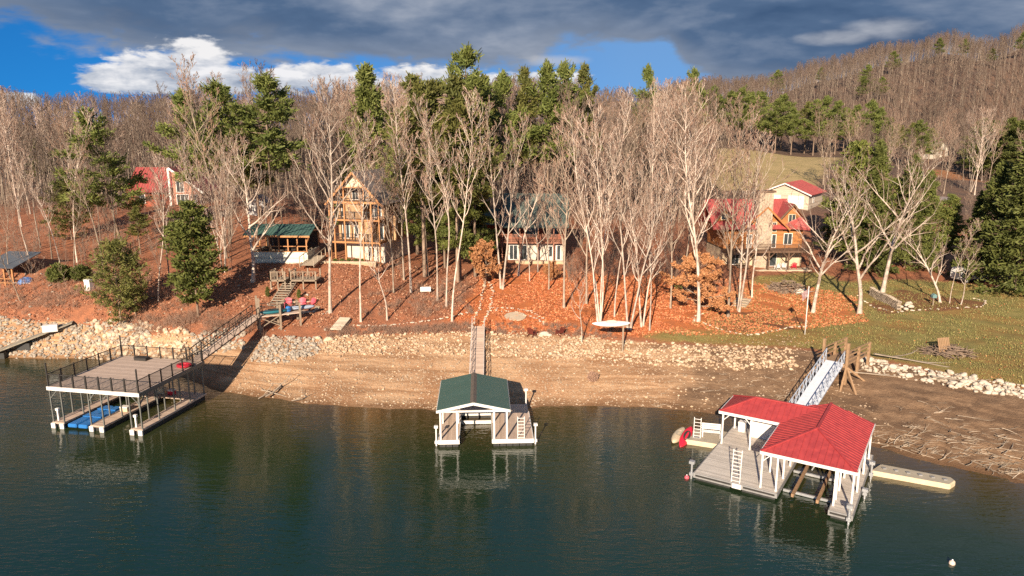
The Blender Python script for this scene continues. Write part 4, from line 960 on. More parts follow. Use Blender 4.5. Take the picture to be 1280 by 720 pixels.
def kayak(name, label, m, loc, rz, L_=3, w=.7, h=.35, tilt=(0, 0), cat='kayak', mc=None):
    t = thing(name, label, cat, loc, rz); t.rotation_euler = (tilt[0], tilt[1], rz)
    kayak_mb(L_, w, h).build('hull', m, t, smooth=True)
    c = MB(); prof = [(.33, 0), (.36, .03), (.3, .05), (.27, .0)]
    n = 14; vs = []
    for r, zz in [(1.0, 0), (1.06, .04), (.86, .04), (.82, -.02)]:
        vs.append([(.55 * r * math.cos(2*math.pi*j/n), w * .33 * r * math.sin(2*math.pi*j/n), h * .97 + zz) for j in range(n)])
    c.loft(vs); c.build('cockpit_rim', mc or M_BLACKRAIL, t)
    return t

# ---- left dock: flat-topped, two storeys
lx, ly = -36.9, 54.3
dk = thing('boat_dock', 'two-storey boat dock with flat railed upper deck and dark posts', 'boat dock', (lx, ly, 0), R(-11.2))
W, DL, ZU = 8.2, 8.3, 3.45
for u0, u1, v1 in ((0, 1.1, DL), (3.5, 4.75, DL), (7.15, W, DL)):
    f = part('finger_deck', M_TANDECK_Y, dk, (u0, u1, 0, v1 - 1.5, .34, .48)); 
    part('float', M_FLOAT, dk, (u0 + .03, u1 - .03, .12, v1 - .2, -.25, .335))
    part('corner_bumper', M_WHITE, dk, (u0 - .03, u0 + .34, -.13, -.003, -.05, .42), (u1 - .34, u1 + .03, -.13, -.003, -.05, .42))
part('back_walkway', M_TANDECK, dk, (0, W, DL - 1.497, DL, .34, .485))
b = MB()
b.bx(0, W, 0, DL, ZU - .06, ZU); b.build('upper_deck', M_TANDECK_Y, dk)
part('fascia', M_WHITE, dk, (-.06, W + .06, -.06, -.003, ZU - .27, ZU + .02))
part('side_beam', M_POST, dk, (W + .003, W + .06, 0, DL, ZU - .3, ZU + .01)); part('side_beam', M_POST, dk, (-.06, -.003, 0, DL, ZU - .3, ZU + .01)); part('side_beam', M_POST, dk, (-.06, W + .06, DL + .003, DL + .06, ZU - .3, ZU + .01))
part('joists', M_POST, dk, *[(.0, W, v, v + .08, ZU - .26, ZU - .065) for v in (.1, 2.1, 4.1, 6.1, 8.1)])
first = None
for u in (.06, 1.05, 3.55, 4.7, 7.2, 8.12):
    for v in (.1, 2.1, 4.1, 6.1, 8.1):
        if first is None: first = MB().bx(-.045, .045, -.045, .045, .48, ZU - .26).build('support_post', M_POST, dk); first.location = (u, v, 0)
        else: dup(first, loc=(u, v, 0), parent=dk)
for u, v, du, dv in ((.06, .1, .7, 0), (8.12, .1, -.7, 0), (8.12, .1, 0, .7), (8.12, 8.1, -.7, 0), (3.55, .1, .6, 0), (4.7, .1, .6, 0)):
    MB().beam((u, v, ZU - 1.0), (u + du, v + dv, ZU - .28), .06).build('brace', M_POST, dk)
def rail(p, q, n, parent, z0, h=1.02, m=M_BLACKRAIL, posts=True, gap=.115, tall=None, ends=(True, True)):
    p = Vector(p); q = Vector(q); b = MB(); L_ = (q - p).length
    b.beam(p + Vector((0, 0, z0 + h)), q + Vector((0, 0, z0 + h)), .05); b.beam(p + Vector((0, 0, z0 + .1)), q + Vector((0, 0, z0 + .1)), .035)
    k = int(L_ / gap)
    for i in range(1, k): a = p.lerp(q, i / k); b.beam(a + Vector((0, 0, z0 + .1)), a + Vector((0, 0, z0 + h)), .02)
    b.build('railing', m, parent)
    if posts:
        for i in range(n + 1):
            if (i == 0 and not ends[0]) or (i == n and not ends[1]): continue
            a = p.lerp(q, i / n); hh_ = 1.95 if tall and i in tall else h + .1
            MB().bx(a.x - .045, a.x + .045, a.y - .045, a.y + .045, z0, z0 + hh_).build('railing_post', m, parent)
rail((.05, .05, 0), (W - .05, .05, 0), 7, dk, ZU, tall=(0, 7)); rail((W - .05, .05, 0), (W - .05, DL - .05, 0), 6, dk, ZU, ends=(False, True), tall=(6,)); rail((.05, .05, 0), (.05, DL - .05, 0), 6, dk, ZU, ends=(False, True), tall=(6,)); rail((.05, DL - .05, 0), (6.6, DL - .05, 0), 5, dk, ZU, ends=(False, True))
def on(o, u, v, z):
    return o.matrix_basis @ Vector((u, v, z)) if False else Matrix.Translation(o.location) @ Matrix.Rotation(o.rotation_euler[2], 4, 'Z') @ Vector((u, v, z))
RL = R(-11.2)
raft = thing('floating_raft', 'bright blue twin-pontoon float in the left slip of the flat-topped dock', 'raft', on(dk, 1.35, -.05, .12), RL)
for x in (.05, 1.0):
    b = MB(); b.bx(x, x + .85, 0, 4.2, 0, .32); o = b.build('pontoon', M_BLUE, raft, bevel=.08)
part('cross_piece', M_BLUE, raft, (.1, 1.8, 1.6, 2.2, .325, .38), (.1, 1.8, 3.2, 3.7, .325, .38))
def box_thing(name, label, cat, loc, rz, sx_, sy_, sz_, m, ml=None, group=None):
    t = thing(name, label, cat, loc, rz, group); b = MB(); b.bx(-sx_/2, sx_/2, -sy_/2, sy_/2, 0, sz_ * .8); b.build('body', m, t, bevel=.02)
    b = MB(); b.bx(-sx_/2 - .02, sx_/2 + .02, -sy_/2 - .02, sy_/2 + .02, sz_ * .8 + .003, sz_); b.build('lid', ml or m, t, bevel=.02); return t
box_thing('cooler', 'small yellow-tan cooler on the middle walkway of the flat-topped dock', 'cooler', on(dk, 4.1, 3.2, .48), RL, .7, .45, .42, M_BEIGE, M_WHITE)
box_thing('cooler', 'red cooler on the back walkway of the flat-topped dock', 'cooler', on(dk, 5.4, 7.4, .485), RL, .6, .4, .45, M_RED, M_WHITE)
box_thing('storage_box', 'low dark box on the upper deck along the back railing', 'box', on(dk, 2.6, 7.6, ZU), RL, 1.2, .6, .28, M_BLACKRAIL)
box_thing('storage_box', 'pale storage box on the back walkway of the flat-topped dock', 'box', on(dk, 4.3, 7.5, .485), RL, .9, .5, .55, M_BEIGE)
gate = thing('mesh_gate', 'dark gate panel at the back of the flat upper deck by the gangway', 'gate', on(dk, 6.75, DL - .35, ZU), RL); part('frame', M_BLACKRAIL, gate, (0, .05, 0, .05, 0, 1.3), (.65, .7, 0, .05, 0, 1.3), (.053, .647, 0, .05, 1.25, 1.3)); part('bars', M_BLACKRAIL, gate, *[(x, x + .02, .01, .03, .05, 1.245) for x in (.12, .22, .32, .42, .52)])
tube_ = thing('inflatable', 'red inflatable lying at the gangway corner of the flat upper deck', 'inflatable', on(dk, 7.5, 6.6, ZU), RL)
b = MB(); rings = [[((.42 + .14 * math.cos(2*math.pi*j/8)) * math.cos(a) * 1.2, (.42 + .14 * math.cos(2*math.pi*j/8)) * math.sin(a), .14 + .14 * math.sin(2*math.pi*j/8)) for j in range(8)] for a in [2*math.pi*i/16 for i in range(17)]]
b.loft(rings); b.build('ring', M_RED, tube_, smooth=True)
for u in (.2, 7.3):
    t = thing('winch_post', 'white winch post at the %s front corner of the flat-topped dock' % ('left' if u < 1 else 'right'), 'winch post', on(dk, u + .1, .35, .48), RL); part('column', M_WHITE, t, (-.06, .06, -.06, .06, 0, .85)); part('winch_box', M_WHITE, t, (-.13, .13, -.1, .1, .853, 1.05))
gp = on(dk, 7.45, DL, ZU); gq = P(322, 394, 5.0)
gangway('gangway', 'pale sloping gangway with black truss rails up from the flat-topped dock', gp, gq, 1.1, M_TANDECK_Y, M_BLACKRAIL, 10)
# wooden landing on posts
ld = thing('wooden_landing', 'wooden landing on tall posts at the head of the black-railed gangway', 'landing', gq, R(-62)); dz = gq.z
LW, LL = 1.5, 4.2
part('platform', M_TANDECK, ld, (-.75, .75, 0, LL, -.1, .0))
for x, y, top in ((-.72, .06, 1.9), (.72, .06, 1.9), (-.72, 2.1, 1.05), (.72, 2.1, 1.05), (-.72, 4.1, 1.05), (.72, 4.1, 1.05)):
    w = on(ld, x, y, 0); gz = h1(w.x, w.y) - w.z
    MB().bx(x - .09, x + .09, y - .09, y + .09, gz - .3, top).build('post', M_OLDWOOD, ld)
w = on(ld, -.72, .06, 0); g0 = h1(w.x, w.y) - w.z
for a, c in (((-.72, .06), (-.72, 2.1)), ((.72, .06), (.72, 2.1)), ((-.72, .06), (.72, .06))):
    MB().beam((a[0], a[1] - .1, g0 + .3), (c[0], c[1] - .1, -.12), .08).build('brace', M_OLDWOOD, ld); MB().beam((a[0], a[1], -.12), (c[0], c[1], max(g0 + .3, -1.2)), .08).build('brace', M_OLDWOOD, ld)
for x in (-.72, .72):
    part('handrail', M_BLACKRAIL, ld, (x - .03, x + .03, .2, LL, .98, 1.03), (x - .02, x + .02, .2, LL, .5, .54))
kayak('kayak', 'teal kayak lying on the wooden landing above the black-railed gangway', M_TEAL, on(ld, .25, 1.6, .05), R(-62 + 90), 2.9, .8, .45)
kayak('kayak', 'pale grey-blue kayak lying on the shore end of the wooden landing', mat('pale_blue_plastic', (.38, .44, .55), None, .5), on(ld, -.1, 4.4, .08), R(-62 + 80), 2.8, .8, .45)
bl = thing('play_ball', 'blue ball between the two kayaks on the wooden landing', 'ball', on(ld, .1, 3.05, .0)); b = MB(); b.lathe([(.02, 0), (.2, .05), (.3, .18), (.33, .33), (.3, .48), (.2, .6), (.02, .66)], n=14); b.build('shell', M_BLUE, bl, smooth=True); MB().lathe([(.03, .655), (.05, .67), (.03, .69)], n=8).build('valve', M_BLACKRAIL, bl)

# ---- centre dock: green gable roof
cd = thing('boat_dock', 'white boat dock with dark green gabled metal roof', 'boat dock', (-5.5, 50.5, 0), R(2.5))
W, DL, ZD = 7.1, 7.2, .56
for u0, u1 in ((0, 1.5), (4.05, W)):
    part('finger_deck', M_TANDECK, cd, (u0, u1, 0, 5.597, ZD - .1, ZD)); part('float', M_FLOAT, cd, *[(u0 + .05 + i * .5, min(u1 - .05, u0 + .5 + i * .5), .05, 5.5, -.2, ZD - .33) for i in range(int((u1 - u0) / .5 + .5))])
    part('fascia', M_WHITE, cd, (u0 - .05, u1 + .05, -.055, -.003, ZD - .3, ZD + .02), (u0 - .055, u0 - .003, 0, 5.59, ZD - .28, ZD + .015), (u1 + .003, u1 + .055, 0, 5.59, ZD - .28, ZD + .015))
part('back_walkway', M_TANDECK_Y, cd, (0, W, 5.6, DL, ZD - .1, ZD)); part('fascia', M_WHITE, cd, (1.56, 3.99, 5.54, 5.597, ZD - .3, ZD + .015)); part('float', M_FLOAT, cd, (.2, W - .2, 5.65, DL - .1, -.2, ZD - .11))
part('crossbar', M_WHITE, cd, (1.56, 3.99, 4.3, 4.45, .05, .3))
U0, U1, V0, V1, ZE, ZR = -.1, 5.35, -.02, 6.75, 2.92, 3.52; um = (U0 + U1) / 2
rf = MB(); rf.slab([(U0, V0, ZE), (um, V0, ZR), (um, V1, ZR), (U0, V1, ZE)][::-1], .04); rf.slab([(um, V0, ZR), (U1, V0, ZE), (U1, V1, ZE), (um, V1, ZR)][::-1], .04)
seams(rf, (U0, V0 + .02, ZE), (U0, V1 - .02, ZE), (um, V0 + .02, ZR), (um, V1 - .02, ZR), 16); seams(rf, (U1, V0 + .02, ZE), (U1, V1 - .02, ZE), (um, V0 + .02, ZR), (um, V1 - .02, ZR), 16)
rfo = rf.build('roof', M_GREENROOF, cd); MB().prism_y([(um - .28, ZR - .03), (um, ZR + .05), (um + .28, ZR - .03), (um, ZR + .09)], V0 - .01, V1 + .01).build('ridge_cap', M_RIDGE, rfo)
b = MB(); b.beam((U0, V0 - .03, ZE - .08), (um, V0 - .03, ZR - .08), .05, .2); b.beam((um, V0 - .03, ZR - .08), (U1, V0 - .03, ZE - .08), .05, .2); b.build('gable_trim', M_WHITE, rfo)
b = MB(); b.bx(U0 - .05, U0 - .003, V0, V1, ZE - .2, ZE + .0); b.bx(U1 + .003, U1 + .05, V0, V1, ZE - .2, ZE); b.build('eave_trim', M_WHITE, rfo)
part('top_beam', M_WHITE, cd, (0.05, .2, .1, 6.6, ZE - .22, ZE - .06), (5.05, 5.2, .1, 6.6, ZE - .22, ZE - .06), (.21, 5.04, .12, .22, ZE - .2, ZE - .07), (.21, 5.04, 6.4, 6.5, ZE - .2, ZE - .07))
for u in (.14, 1.38, 4.17, 5.12):
    for v in (.16, 3.3, 6.45):
        if u == .14 and v == .16: pc = MB().bx(-.06, .06, -.06, .06, ZD, ZE - .22).build('post', M_WHITE, cd); pc.location = (u, v, 0)
        else: dup(pc, loc=(u, v, 0), parent=cd)
lad = ladder_mb(.5, 1.75, 7).build('swim_ladder', M_WHITE, cd); lad.location = (6.2, .12, ZD - .1); lad.rotation_euler = (-.12, 0, 0)
for u, v, h_, nm in ((-.2, .3, 1.1, 'left front'), (W + .2, .3, 1.15, 'right front'), (W - .1, 7.0, 1.5, 'right back')):
    t = thing('mooring_post', 'white mooring post at the %s corner of the green-roofed dock' % nm, 'mooring post', on(cd, u, v, -.1), R(2.5)); MB().tube((0, 0, 0), (0, 0, h_ + .45), .06, .06, 10).build('pipe', M_WHITE, t); part('winch_box', M_WHITE, t, (-.14, .14, -.12, .12, h_ + .453, h_ + .62)); part('bracket', M_WHITE, t, (-.12, .12, -.1, .1, .3, .5) )
gangway('gangway', 'straight gangway with lattice side rails up the beach to the green-roofed dock', on(cd, 2.75, DL, ZD + .05), tuple(G(598, 411) + Vector((0, 0, .25))), 1.25, M_TANDECK_Y, mat('pale_rail_metal', (.62, .55, .50), (.5, .44, .40), .5), 14, 1.05, .022)

# ---- right dock: red hipped roof
RD = R(-32.5)
rd = thing('boat_dock', 'L-shaped grey boat dock under bright red hipped metal roofs', 'boat dock', (12.4, 45.3, 0), RD)
ZD = .52
part('main_deck', M_GREYDECK, rd, (0, 5.4, 0, 7.0, ZD - .1, ZD)); part('finger_deck', M_GREYDECK, rd, (8.6, 9.9, -.4, 7.0, ZD - .1, ZD)); part('back_walkway', M_GREYDECK, rd, (0, 9.9, 7.003, 9.6, ZD - .1, ZD))
part('fascia', M_GREYFASCIA, rd, (-.05, 5.45, -.055, -.003, ZD - .32, ZD + .01), (-.055, -.003, 0, 9.6, ZD - .32, ZD + .01), (5.403, 5.45, 0, 6.99, ZD - .32, ZD + .01), (8.55, 8.597, -.4, 6.99, ZD - .32, ZD + .01), (8.55, 9.95, -.455, -.403, ZD - .32, ZD + .01), (9.903, 9.95, -.4, 9.6, ZD - .32, ZD + .01))
part('rub_strip', M_BLACKRAIL, rd, (.1, 2.5, -.075, -.058, ZD - .2, ZD - .08), (3.3, 5.3, -.075, -.058, ZD - .2, ZD - .08), (8.65, 9.85, -.475, -.458, ZD - .2, ZD - .08))
part('float', M_FLOAT, rd, (.1, 2.4, .1, 9.4, -.25, ZD - .11), (3.2, 5.3, .1, 9.4, -.25, ZD - .11), (8.7, 9.8, -.3, 9.4, -.25, ZD - .11))
part('swim_step', M_WHITE, rd, (2.6, 3.2, -.16, -.058, ZD - .3, ZD + .015))
ZE, ZR, ZW = 3.12, 4.25, 3.98
A0, A1, B0, B1 = 4.2, 9.85, .1, 9.0; um = (A0 + A1) / 2; hp_ = 3.0
rf = MB(); th = .05
ap = (um, B0 + hp_, ZR); bp2 = (um, B1 - .6, ZR)
rf.slab([(A0, B0, ZE), (A1, B0, ZE), ap], th); rf.slab([(A1, B0, ZE), (A1, B1, ZE), bp2, ap], th); rf.slab([(A0, B1, ZE), (A0, B0, ZE), ap, bp2], th); rf.slab([(A1, B1, ZE), (A0, B1, ZE), bp2], th)
for i in range(1, 24):                                     # seams on the two long slopes and on the front hip
    v = B0 + (B1 - B0) * i / 24; f = min(1, (v - B0) / hp_); f2 = min(1, (B1 - v) / .6); k = min(f, f2); zz = ZE + (ZR - ZE) * k
    rf.beam((A1, v, ZE + .015), (A1 + (um - A1) * k, v, zz + .015), .035, .05)
    rf.beam((A0, v, ZE + .015), (A0 + (um - A0) * k, v, zz + .015), .035, .05)
for i in range(1, 15):
    u = A0 + (A1 - A0) * i / 15; k = 1 - abs(u - um) / (um - A0); rf.beam((u, B0, ZE + .015), (u, B0 + hp_ * k, ZE + (ZR - ZE) * k + .015), .035, .05)
ro = rf.build('main_roof', M_REDROOF, rd)
b = MB()
for p, q in (((A0, B0, ZE), ap), ((A1, B0, ZE), ap), (ap, bp2)): b.beam(Vector(p) + Vector((0, 0, .03)), Vector(q) + Vector((0, 0, .03)), .16, .07)
b.build('ridge_cap', M_REDROOF, ro)
b = MB(); b.bx(A0 - .03, A1 + .03, B0 - .05, B0 - .003, ZE - .2, ZE - .0); b.bx(A1 + .003, A1 + .05, B0, B1, ZE - .2, ZE); b.bx(A0 - .05, A0 - .003, B0, 5.55, ZE - .2, ZE); b.build('eave_trim', M_WHITE, ro)
C0, C1, E0, E1 = -.1, um, 5.55, 9.3; vm = (E0 + E1) / 2
wf = MB(); wa = (C0 + 2.1, vm, ZW)
kx = A0 + (um - A0) * (ZW - ZE) / (ZR - ZE) + .05
wf.slab([(C0, E0, ZE + .004), (A0 + .02, E0, ZE + .004), (kx, vm, ZW), wa], th); wf.slab([(kx, vm, ZW), (A0 + .02, E1, ZE + .004), (C0, E1, ZE + .004), wa][::1], th); wf.slab([(C0, E1, ZE + .004), (C0, E0, ZE + .004), wa], th)
for i in range(1, 18):
    u = C0 + (kx - C0) * i / 18; k = min(1, (u - C0) / 2.1)
    k1 = k if u <= A0 else min(k, 1); v0 = E0 if u <= A0 else E0 + (u - A0) / (kx - A0) * (vm - E0); z0 = ZE if u <= A0 else ZE + (u - A0) / (kx - A0) * (ZW - ZE)
    if vm - v0 > .15: wf.beam((u, v0, z0 + .02), (u, E0 + (vm - E0) * k, ZE + (ZW - ZE) * k + .02), .035, .05)
    wf.beam((u, E1, ZE + .02), (u, E1 + (vm - E1) * k, ZE + (ZW - ZE) * k + .02), .035, .05)
wo = wf.build('wing_roof', M_REDROOF, rd)
b = MB()
for p, q in (((C0, E0, ZE), wa), (wa, (kx, vm, ZW)), ((C0, E1, ZE), wa)): b.beam(Vector(p) + Vector((0, 0, .035)), Vector(q) + Vector((0, 0, .035)), .16, .07)
b.build('ridge_cap', M_REDROOF, wo)
b = MB(); b.bx(C0 - .03, A0 - .06, E0 - .05, E0 - .003, ZE - .2, ZE); b.bx(C0 - .05, C0 - .003, E0, E1, ZE - .2, ZE); b.build('eave_trim', M_WHITE, wo)
part('top_beam', M_WHITE, rd, (A0 + .1, A1 - .1, B0 + .12, B0 + .24, ZE - .2, ZE - .06), (C0 + .2, A0 - .1, E0 + .12, E0 + .24, ZE - .2, ZE - .06), (A1 - .24, A1 - .12, B0 + .3, B1 - .2, ZE - .2, ZE - .06), (A0 + .1, A0 + .22, B0 + .3, B1 - .2, ZE - .2, ZE - .06))
pr = None
for u, v in ((.15, 5.75), (.15, 9.2), (2.2, 5.75), (2.2, 9.2), (4.32, .3), (4.32, 2.9), (4.32, 5.75), (4.32, 9.0), (5.28, .3), (5.28, 2.4), (5.28, 4.6), (5.28, 6.8), (8.72, .3), (8.72, 1.2), (8.72, 2.6), (8.72, 4.7), (8.72, 6.8), (9.72, .3), (9.72, 3.0), (9.72, 6.0), (9.72, 8.8)):
    if pr is None: pr = MB().bx(-.055, .055, -.055, .055, ZD, ZE - .2).build('post', M_WHITE, rd); pr.location = (u, v, 0)
    else: dup(pr, loc=(u, v, 0), parent=rd)
for u, v, du, dv in ((.15, 5.75, .5, 0), (2.2, 5.75, -.5, 0), (4.32, .3, .5, 0), (9.72, .3, 0, .5), (9.72, 8.8, 0, -.5)):
    MB().beam((u, v, ZE - .75), (u + du, v + dv, ZE - .22), .05).build('brace', M_WHITE, rd)
lad = ladder_mb(.55, 2.3, 9).build('swim_ladder', M_WHITE, rd); lad.location = (2.75, .1, ZD - .05); lad.rotation_euler = (-.06, 0, 0)
lift = thing('boat_lift', 'empty boat lift with two tan bunks in the red-roofed dock slip', 'boat lift', on(rd, 7.0, 3.2, .0), RD)
for s in (-.75, .75): MB().beam((s, -2.6, .35), (s, 2.4, .35), .16, .22).build('bunk', M_WOOD, lift)
for y in (-1.6, 1.6): MB().beam((-1.5, y, .12), (1.5, y, .12), .14, .16).build('cross_beam', M_GALV, lift)
MB().beam((-.4, 2.0, .3), (-.1, 2.0, 1.0), .08).build('bow_stop', M_GALV, lift)
box_thing('dock_locker', 'large white locker under the red wing roof at the back of the dock', 'locker', on(rd, 2.7, 8.6, ZD), RD, 2.3, .9, 1.25, M_WHITE, M_WHITE)
box_thing('storage_box', 'small white box beside the post under the red wing roof', 'box', on(rd, .8, 8.9, ZD), RD, .5, .5, .8, M_WHITE)
for u, v, h_, nm in ((-.22, .1, 1.1, 'left front'), (9.75, -.62, 1.1, 'right front'), (10.15, 6.6, 1.1, 'right side'), (10.15, 3.4, .5, 'low right side')):
    t = thing('mooring_post', 'grey mooring post with winch at the %s of the red-roofed dock' % nm, 'mooring post', on(rd, u, v, -.3), RD); MB().tube((0, 0, 0), (0, 0, h_ + .3), .07, .07, 10).build('pipe', M_GALV, t); part('winch_box', M_GALV, t, (-.17, .17, -.14, .14, h_ + .303, h_ + .5)); part('bracket', M_GALV, t, (-.13, .13, -.1, .1, .55, .75))
# pontoons
def pontoon(label, pts, z, h=.3, name='floating_pontoon'):
    c = sum((Vector(p) for p in pts), Vector()) / len(pts); t = thing(name, label, 'pontoon', (c.x, c.y, 0))
    L_ = [Vector((p[0] - c.x, p[1] - c.y, z)) for p in pts]
    MB().slab(L_, h + .15).build('body', M_BEIGE, t, bevel=.07)
    MB().slab([v * 1 + Vector((-v.x * .05, -v.y * .05, .012)) for v in L_], .02).build('top_deck', M_BEIGETOP, t)
    return t
def quad(px4, z): return [tuple(P(x, y, z)) for x, y in px4]
LP_ = quad([(852, 549), (905, 557), (921, 541), (870, 535)], .34)
lp = pontoon('small beige floating platform at the left corner of the red-roofed dock', LP_, .34)
RP_ = quad([(1088, 588), (1188, 606), (1195, 601), (1190, 597), (1100, 580)], .34)
rp = pontoon('long narrow beige pontoon floating right of the red-roofed dock', RP_, .34)
b = MB()
for i in range(6):
    f = .12 + i * .16
    a = Vector(RP_[0]).lerp(Vector(RP_[1]), f) - rp.location; c = Vector(RP_[4]).lerp(Vector(RP_[3]), f) - rp.location; m_ = (a + c) / 2
    b.bx(m_.x - .12, m_.x + .12, m_.y - .1, m_.y + .1, .353, .43)
b.build('cleat', M_GREYFASCIA, rp)
bn = thing('bench', 'white slatted bench on the small beige floating platform', 'bench', tuple(P(889, 546, .35)), R(-14))
part('seat', M_WHITE, bn, *[(-.75, .75, -.22 + i * .15, -.1 + i * .15, .42, .46) for i in range(3)]); part('backrest', M_WHITE, bn, *[(-.75, .75, .25, .29, .52 + i * .17, .64 + i * .17) for i in range(3)])
for x in (-.66, .66): part('leg', M_WHITE, bn, (x - .04, x + .04, -.2, -.12, 0, .415), (x - .04, x + .04, .203, .247, 0, 1.0), (x - .03, x + .03, -.115, .2, .33, .4))
ld2 = thing('dock_ladder', 'white upright ladder on the left edge of the small beige platform', 'ladder', tuple(P(871, 547, .35)), R(-20)); bb = ladder_mb(.5, 1.6, 6)
for i_, nm in ((0, 'rail'),): bb.build('rungs', M_WHITE, ld2)
part('foot_plate', M_GALV, ld2, (-.3, .3, -.1, .1, 0, .03))
kk = P(856, 546, .3)
kayak('kayak', 'bright red kayak leaning at the left edge of the small beige platform', M_RED, (kk.x, kk.y, .15), R(58), 2.7, .75, .4, (.5, -.28))
kk = P(847, 545, .1)
kayak('canoe', 'beige canoe floating beside the red kayak at the small platform', M_BEIGE, (kk.x, kk.y, -.08), R(62), 3.2, .8, .5, (.25, 0), 'canoe', M_BEIGETOP)
for px, py, m, lb in ((858.5, 597, M_PINK, 'small red buoy floating left of the red-roofed dock'), (1190, 704, mat('pale_buoy', (.78, .62, .52), None, .5), 'small pale buoy floating alone in the lower right water')):
    c = P(px, py, .05); t = thing('mooring_buoy', lb, 'buoy', (c.x, c.y, 0)); MB().lathe([(.03, -.12), (.13, -.06), (.17, .05), (.14, .16), (.05, .22)], n=14).build('ball', m, t, smooth=True); MB().lathe([(.03, .215), (.05, .25), (.03, .29)], n=8).build('eyelet', M_GALV, t)
# gangway and wooden landing on the right
gq = Vector((28.3, 60.4, 3.55))
M_WGANG = mat('white_gangway_metal', (.72, .74, .78), (.58, .6, .66), .45)
gangway('gangway', 'white metal gangway with blue-grey truss rails up from the red-roofed dock', on(rd, 3.9, 9.55, ZD + .08), gq, 1.5, M_WGANG, mat('blue_grey_rail_metal', (.42, .47, .55), (.33, .37, .44), .4), 14, 1.1)
wl_ = thing('wooden_landing', 'brown timber landing with tall posts at the head of the white gangway', 'landing', gq, R(-48))
part('platform', M_WOOD, wl_, (-1.0, 1.0, -.1, 4.6, -.14, -.003))
for x, y, top in ((-1.05, 0, 1.9), (1.05, 0, 1.9), (-1.05, 2.3, 1.15), (1.05, 2.3, 1.15), (-1.05, 4.5, 1.15), (1.05, 4.5, 1.15)):
    w = on(wl_, x, y, 0); gz = h1(w.x, w.y) - w.z; MB().bx(x - .1, x + .1, y - .1, y + .1, gz - .3, top).build('post', M_WOOD, wl_)
w = on(wl_, 1.05, 0, 0); g0 = h1(w.x, w.y) - w.z
for x, y, dx_, dy in ((1.05, 0, 1.4, -.9), (1.05, 0, .2, -1.3), (-1.05, 0, -1.2, -.9), (1.05, 0, 1.1, 1.4)):
    w = on(wl_, x + dx_, y + dy, 0); MB().beam((x, y, -.25), (x + dx_, y + dy, h1(w.x, w.y) - w.z - .1), .15, .15).build('brace', M_WOOD, wl_)
for x in (-1.05, 1.05): part('handrail', M_WOOD, wl_, (x - .05, x + .05, .13, 4.6, 1.06, 1.14), (x - .03, x + .03, .13, 4.6, .7, .84), (x - .03, x + .03, .13, 4.6, .3, .44))
part('skirt_beam', M_WOOD, wl_, (-.92, .92, -.16, -.103, -.3, -.02))
w = on(wl_, .5, 3.6, 0); t = thing('tyre_swing', 'dark round tyre lying at the back of the brown timber landing', 'tyre', (w.x, w.y, w.z), 0)
b = MB(); rings = [[((.36 + .12 * math.cos(2*math.pi*j/8)) * math.cos(a), (.36 + .12 * math.cos(2*math.pi*j/8)) * math.sin(a), .12 + .12 * math.sin(2*math.pi*j/8)) for j in range(8)] for a in [2*math.pi*i/16 for i in range(17)]]; b.loft(rings); b.build('rubber', M_FLOAT, t, smooth=True)
MB().tube((0, 0, 0), (0, 0, .1), .2, .2, 12).build('hub', M_GREYFASCIA, t)
# far-left boat ramp walkway
p = P(-12, 444, .4); q = G(92, 404)
rw_ = thing('ramp_walkway', 'long grey wooden walkway sloping down the rocky bank at the far left', 'walkway', p, 0); d = q - p; n_ = Vector((-d.y, d.x, 0)).normalized() * .75
MB().slab([Vector((0, 0, .1)) - n_, Vector((0, 0, .1)) + n_, d + n_ + Vector((0, 0, .12)), d - n_ + Vector((0, 0, .12))], .12).build('planks', mat('grey_planks', (.33, .29, .22), (.25, .215, .165), .85, 3, stripes=(0, .3, .4)), rw_)
for f in (.1, .4): 
    o_ = d * f; MB().bx(o_.x - .7, o_.x + .7, o_.y - .3, o_.y + .3, o_.z - .8, o_.z - .06).build('float', M_FLOAT, rw_)
c = P(63, 411, G(63, 411).z + .3); box_thing('dock_box', 'white box lying beside the long grey walkway on the left bank', 'box', (c.x, c.y, c.z - .3), .4, 1.4, .6, .75, M_WHITE)
# ------------------------------------------------------------------ houses
M_CEDARPOST = mat('orange_cedar_timber', (.50, .24, .10), (.40, .185, .075), .7, 3)
M_TANSIDING = mat('tan_board_siding', (.52, .32, .17), (.43, .26, .14), .8, 2, stripes=(0, .22, .35))
M_CREAM = mat('cream_siding', (.72, .62, .44), (.64, .55, .39), .75, 2, stripes=(2, .2, .25))
M_WHITEBLOCK = mat('white_block_wall', (.64, .58, .49), (.52, .47, .39), .8, 2)
M_SHINGLE = mat('grey_brown_shingles', (.29, .245, .235), (.21, .175, .165), .9, 1.2, stripes=(2, .16, .35))
M_GLASS = mat('window_glass', (.035, .045, .05), (.06, .07, .075), .12, 1, spec=.8)
M_DARKIN = mat('dark_interior', (.075, .06, .05), (.05, .04, .035), .9, 2)
M_DECKBROWN = mat('red_brown_deck', (.34, .155, .10), (.26, .115, .075), .75, 3)
M_DARKDECK = mat('dark_brown_timber', (.16, .095, .06), (.11, .065, .042), .75, 3)
M_LOG = mat('orange_log_wall', (.46, .19, .06), (.36, .145, .05), .65, 1.5, stripes=(2, .26, .4), bmp=.3)
M_STONEWALL = stone_mat('chimney_stone', (.46, .36, .26), (.36, .28, .20), (.56, .46, .36))
M_REDMETAL2 = mat('faded_red_roof', (.40, .085, .075), (.30, .065, .06), .5, .8)
M_PALESIDING = mat('pale_green_siding', (.70, .70, .58), (.60, .60, .50), .8, 2, stripes=(2, .18, .25))
M_REDWALL = mat('red_board_wall', (.36, .10, .055), (.28, .08, .045), .8, 2, stripes=(2, .22, .3))
M_GRAVELTAN = mat('tan_block_wall', (.60, .44, .28), (.50, .36, .23), .85, 3, stripes=(2, .2, .35))
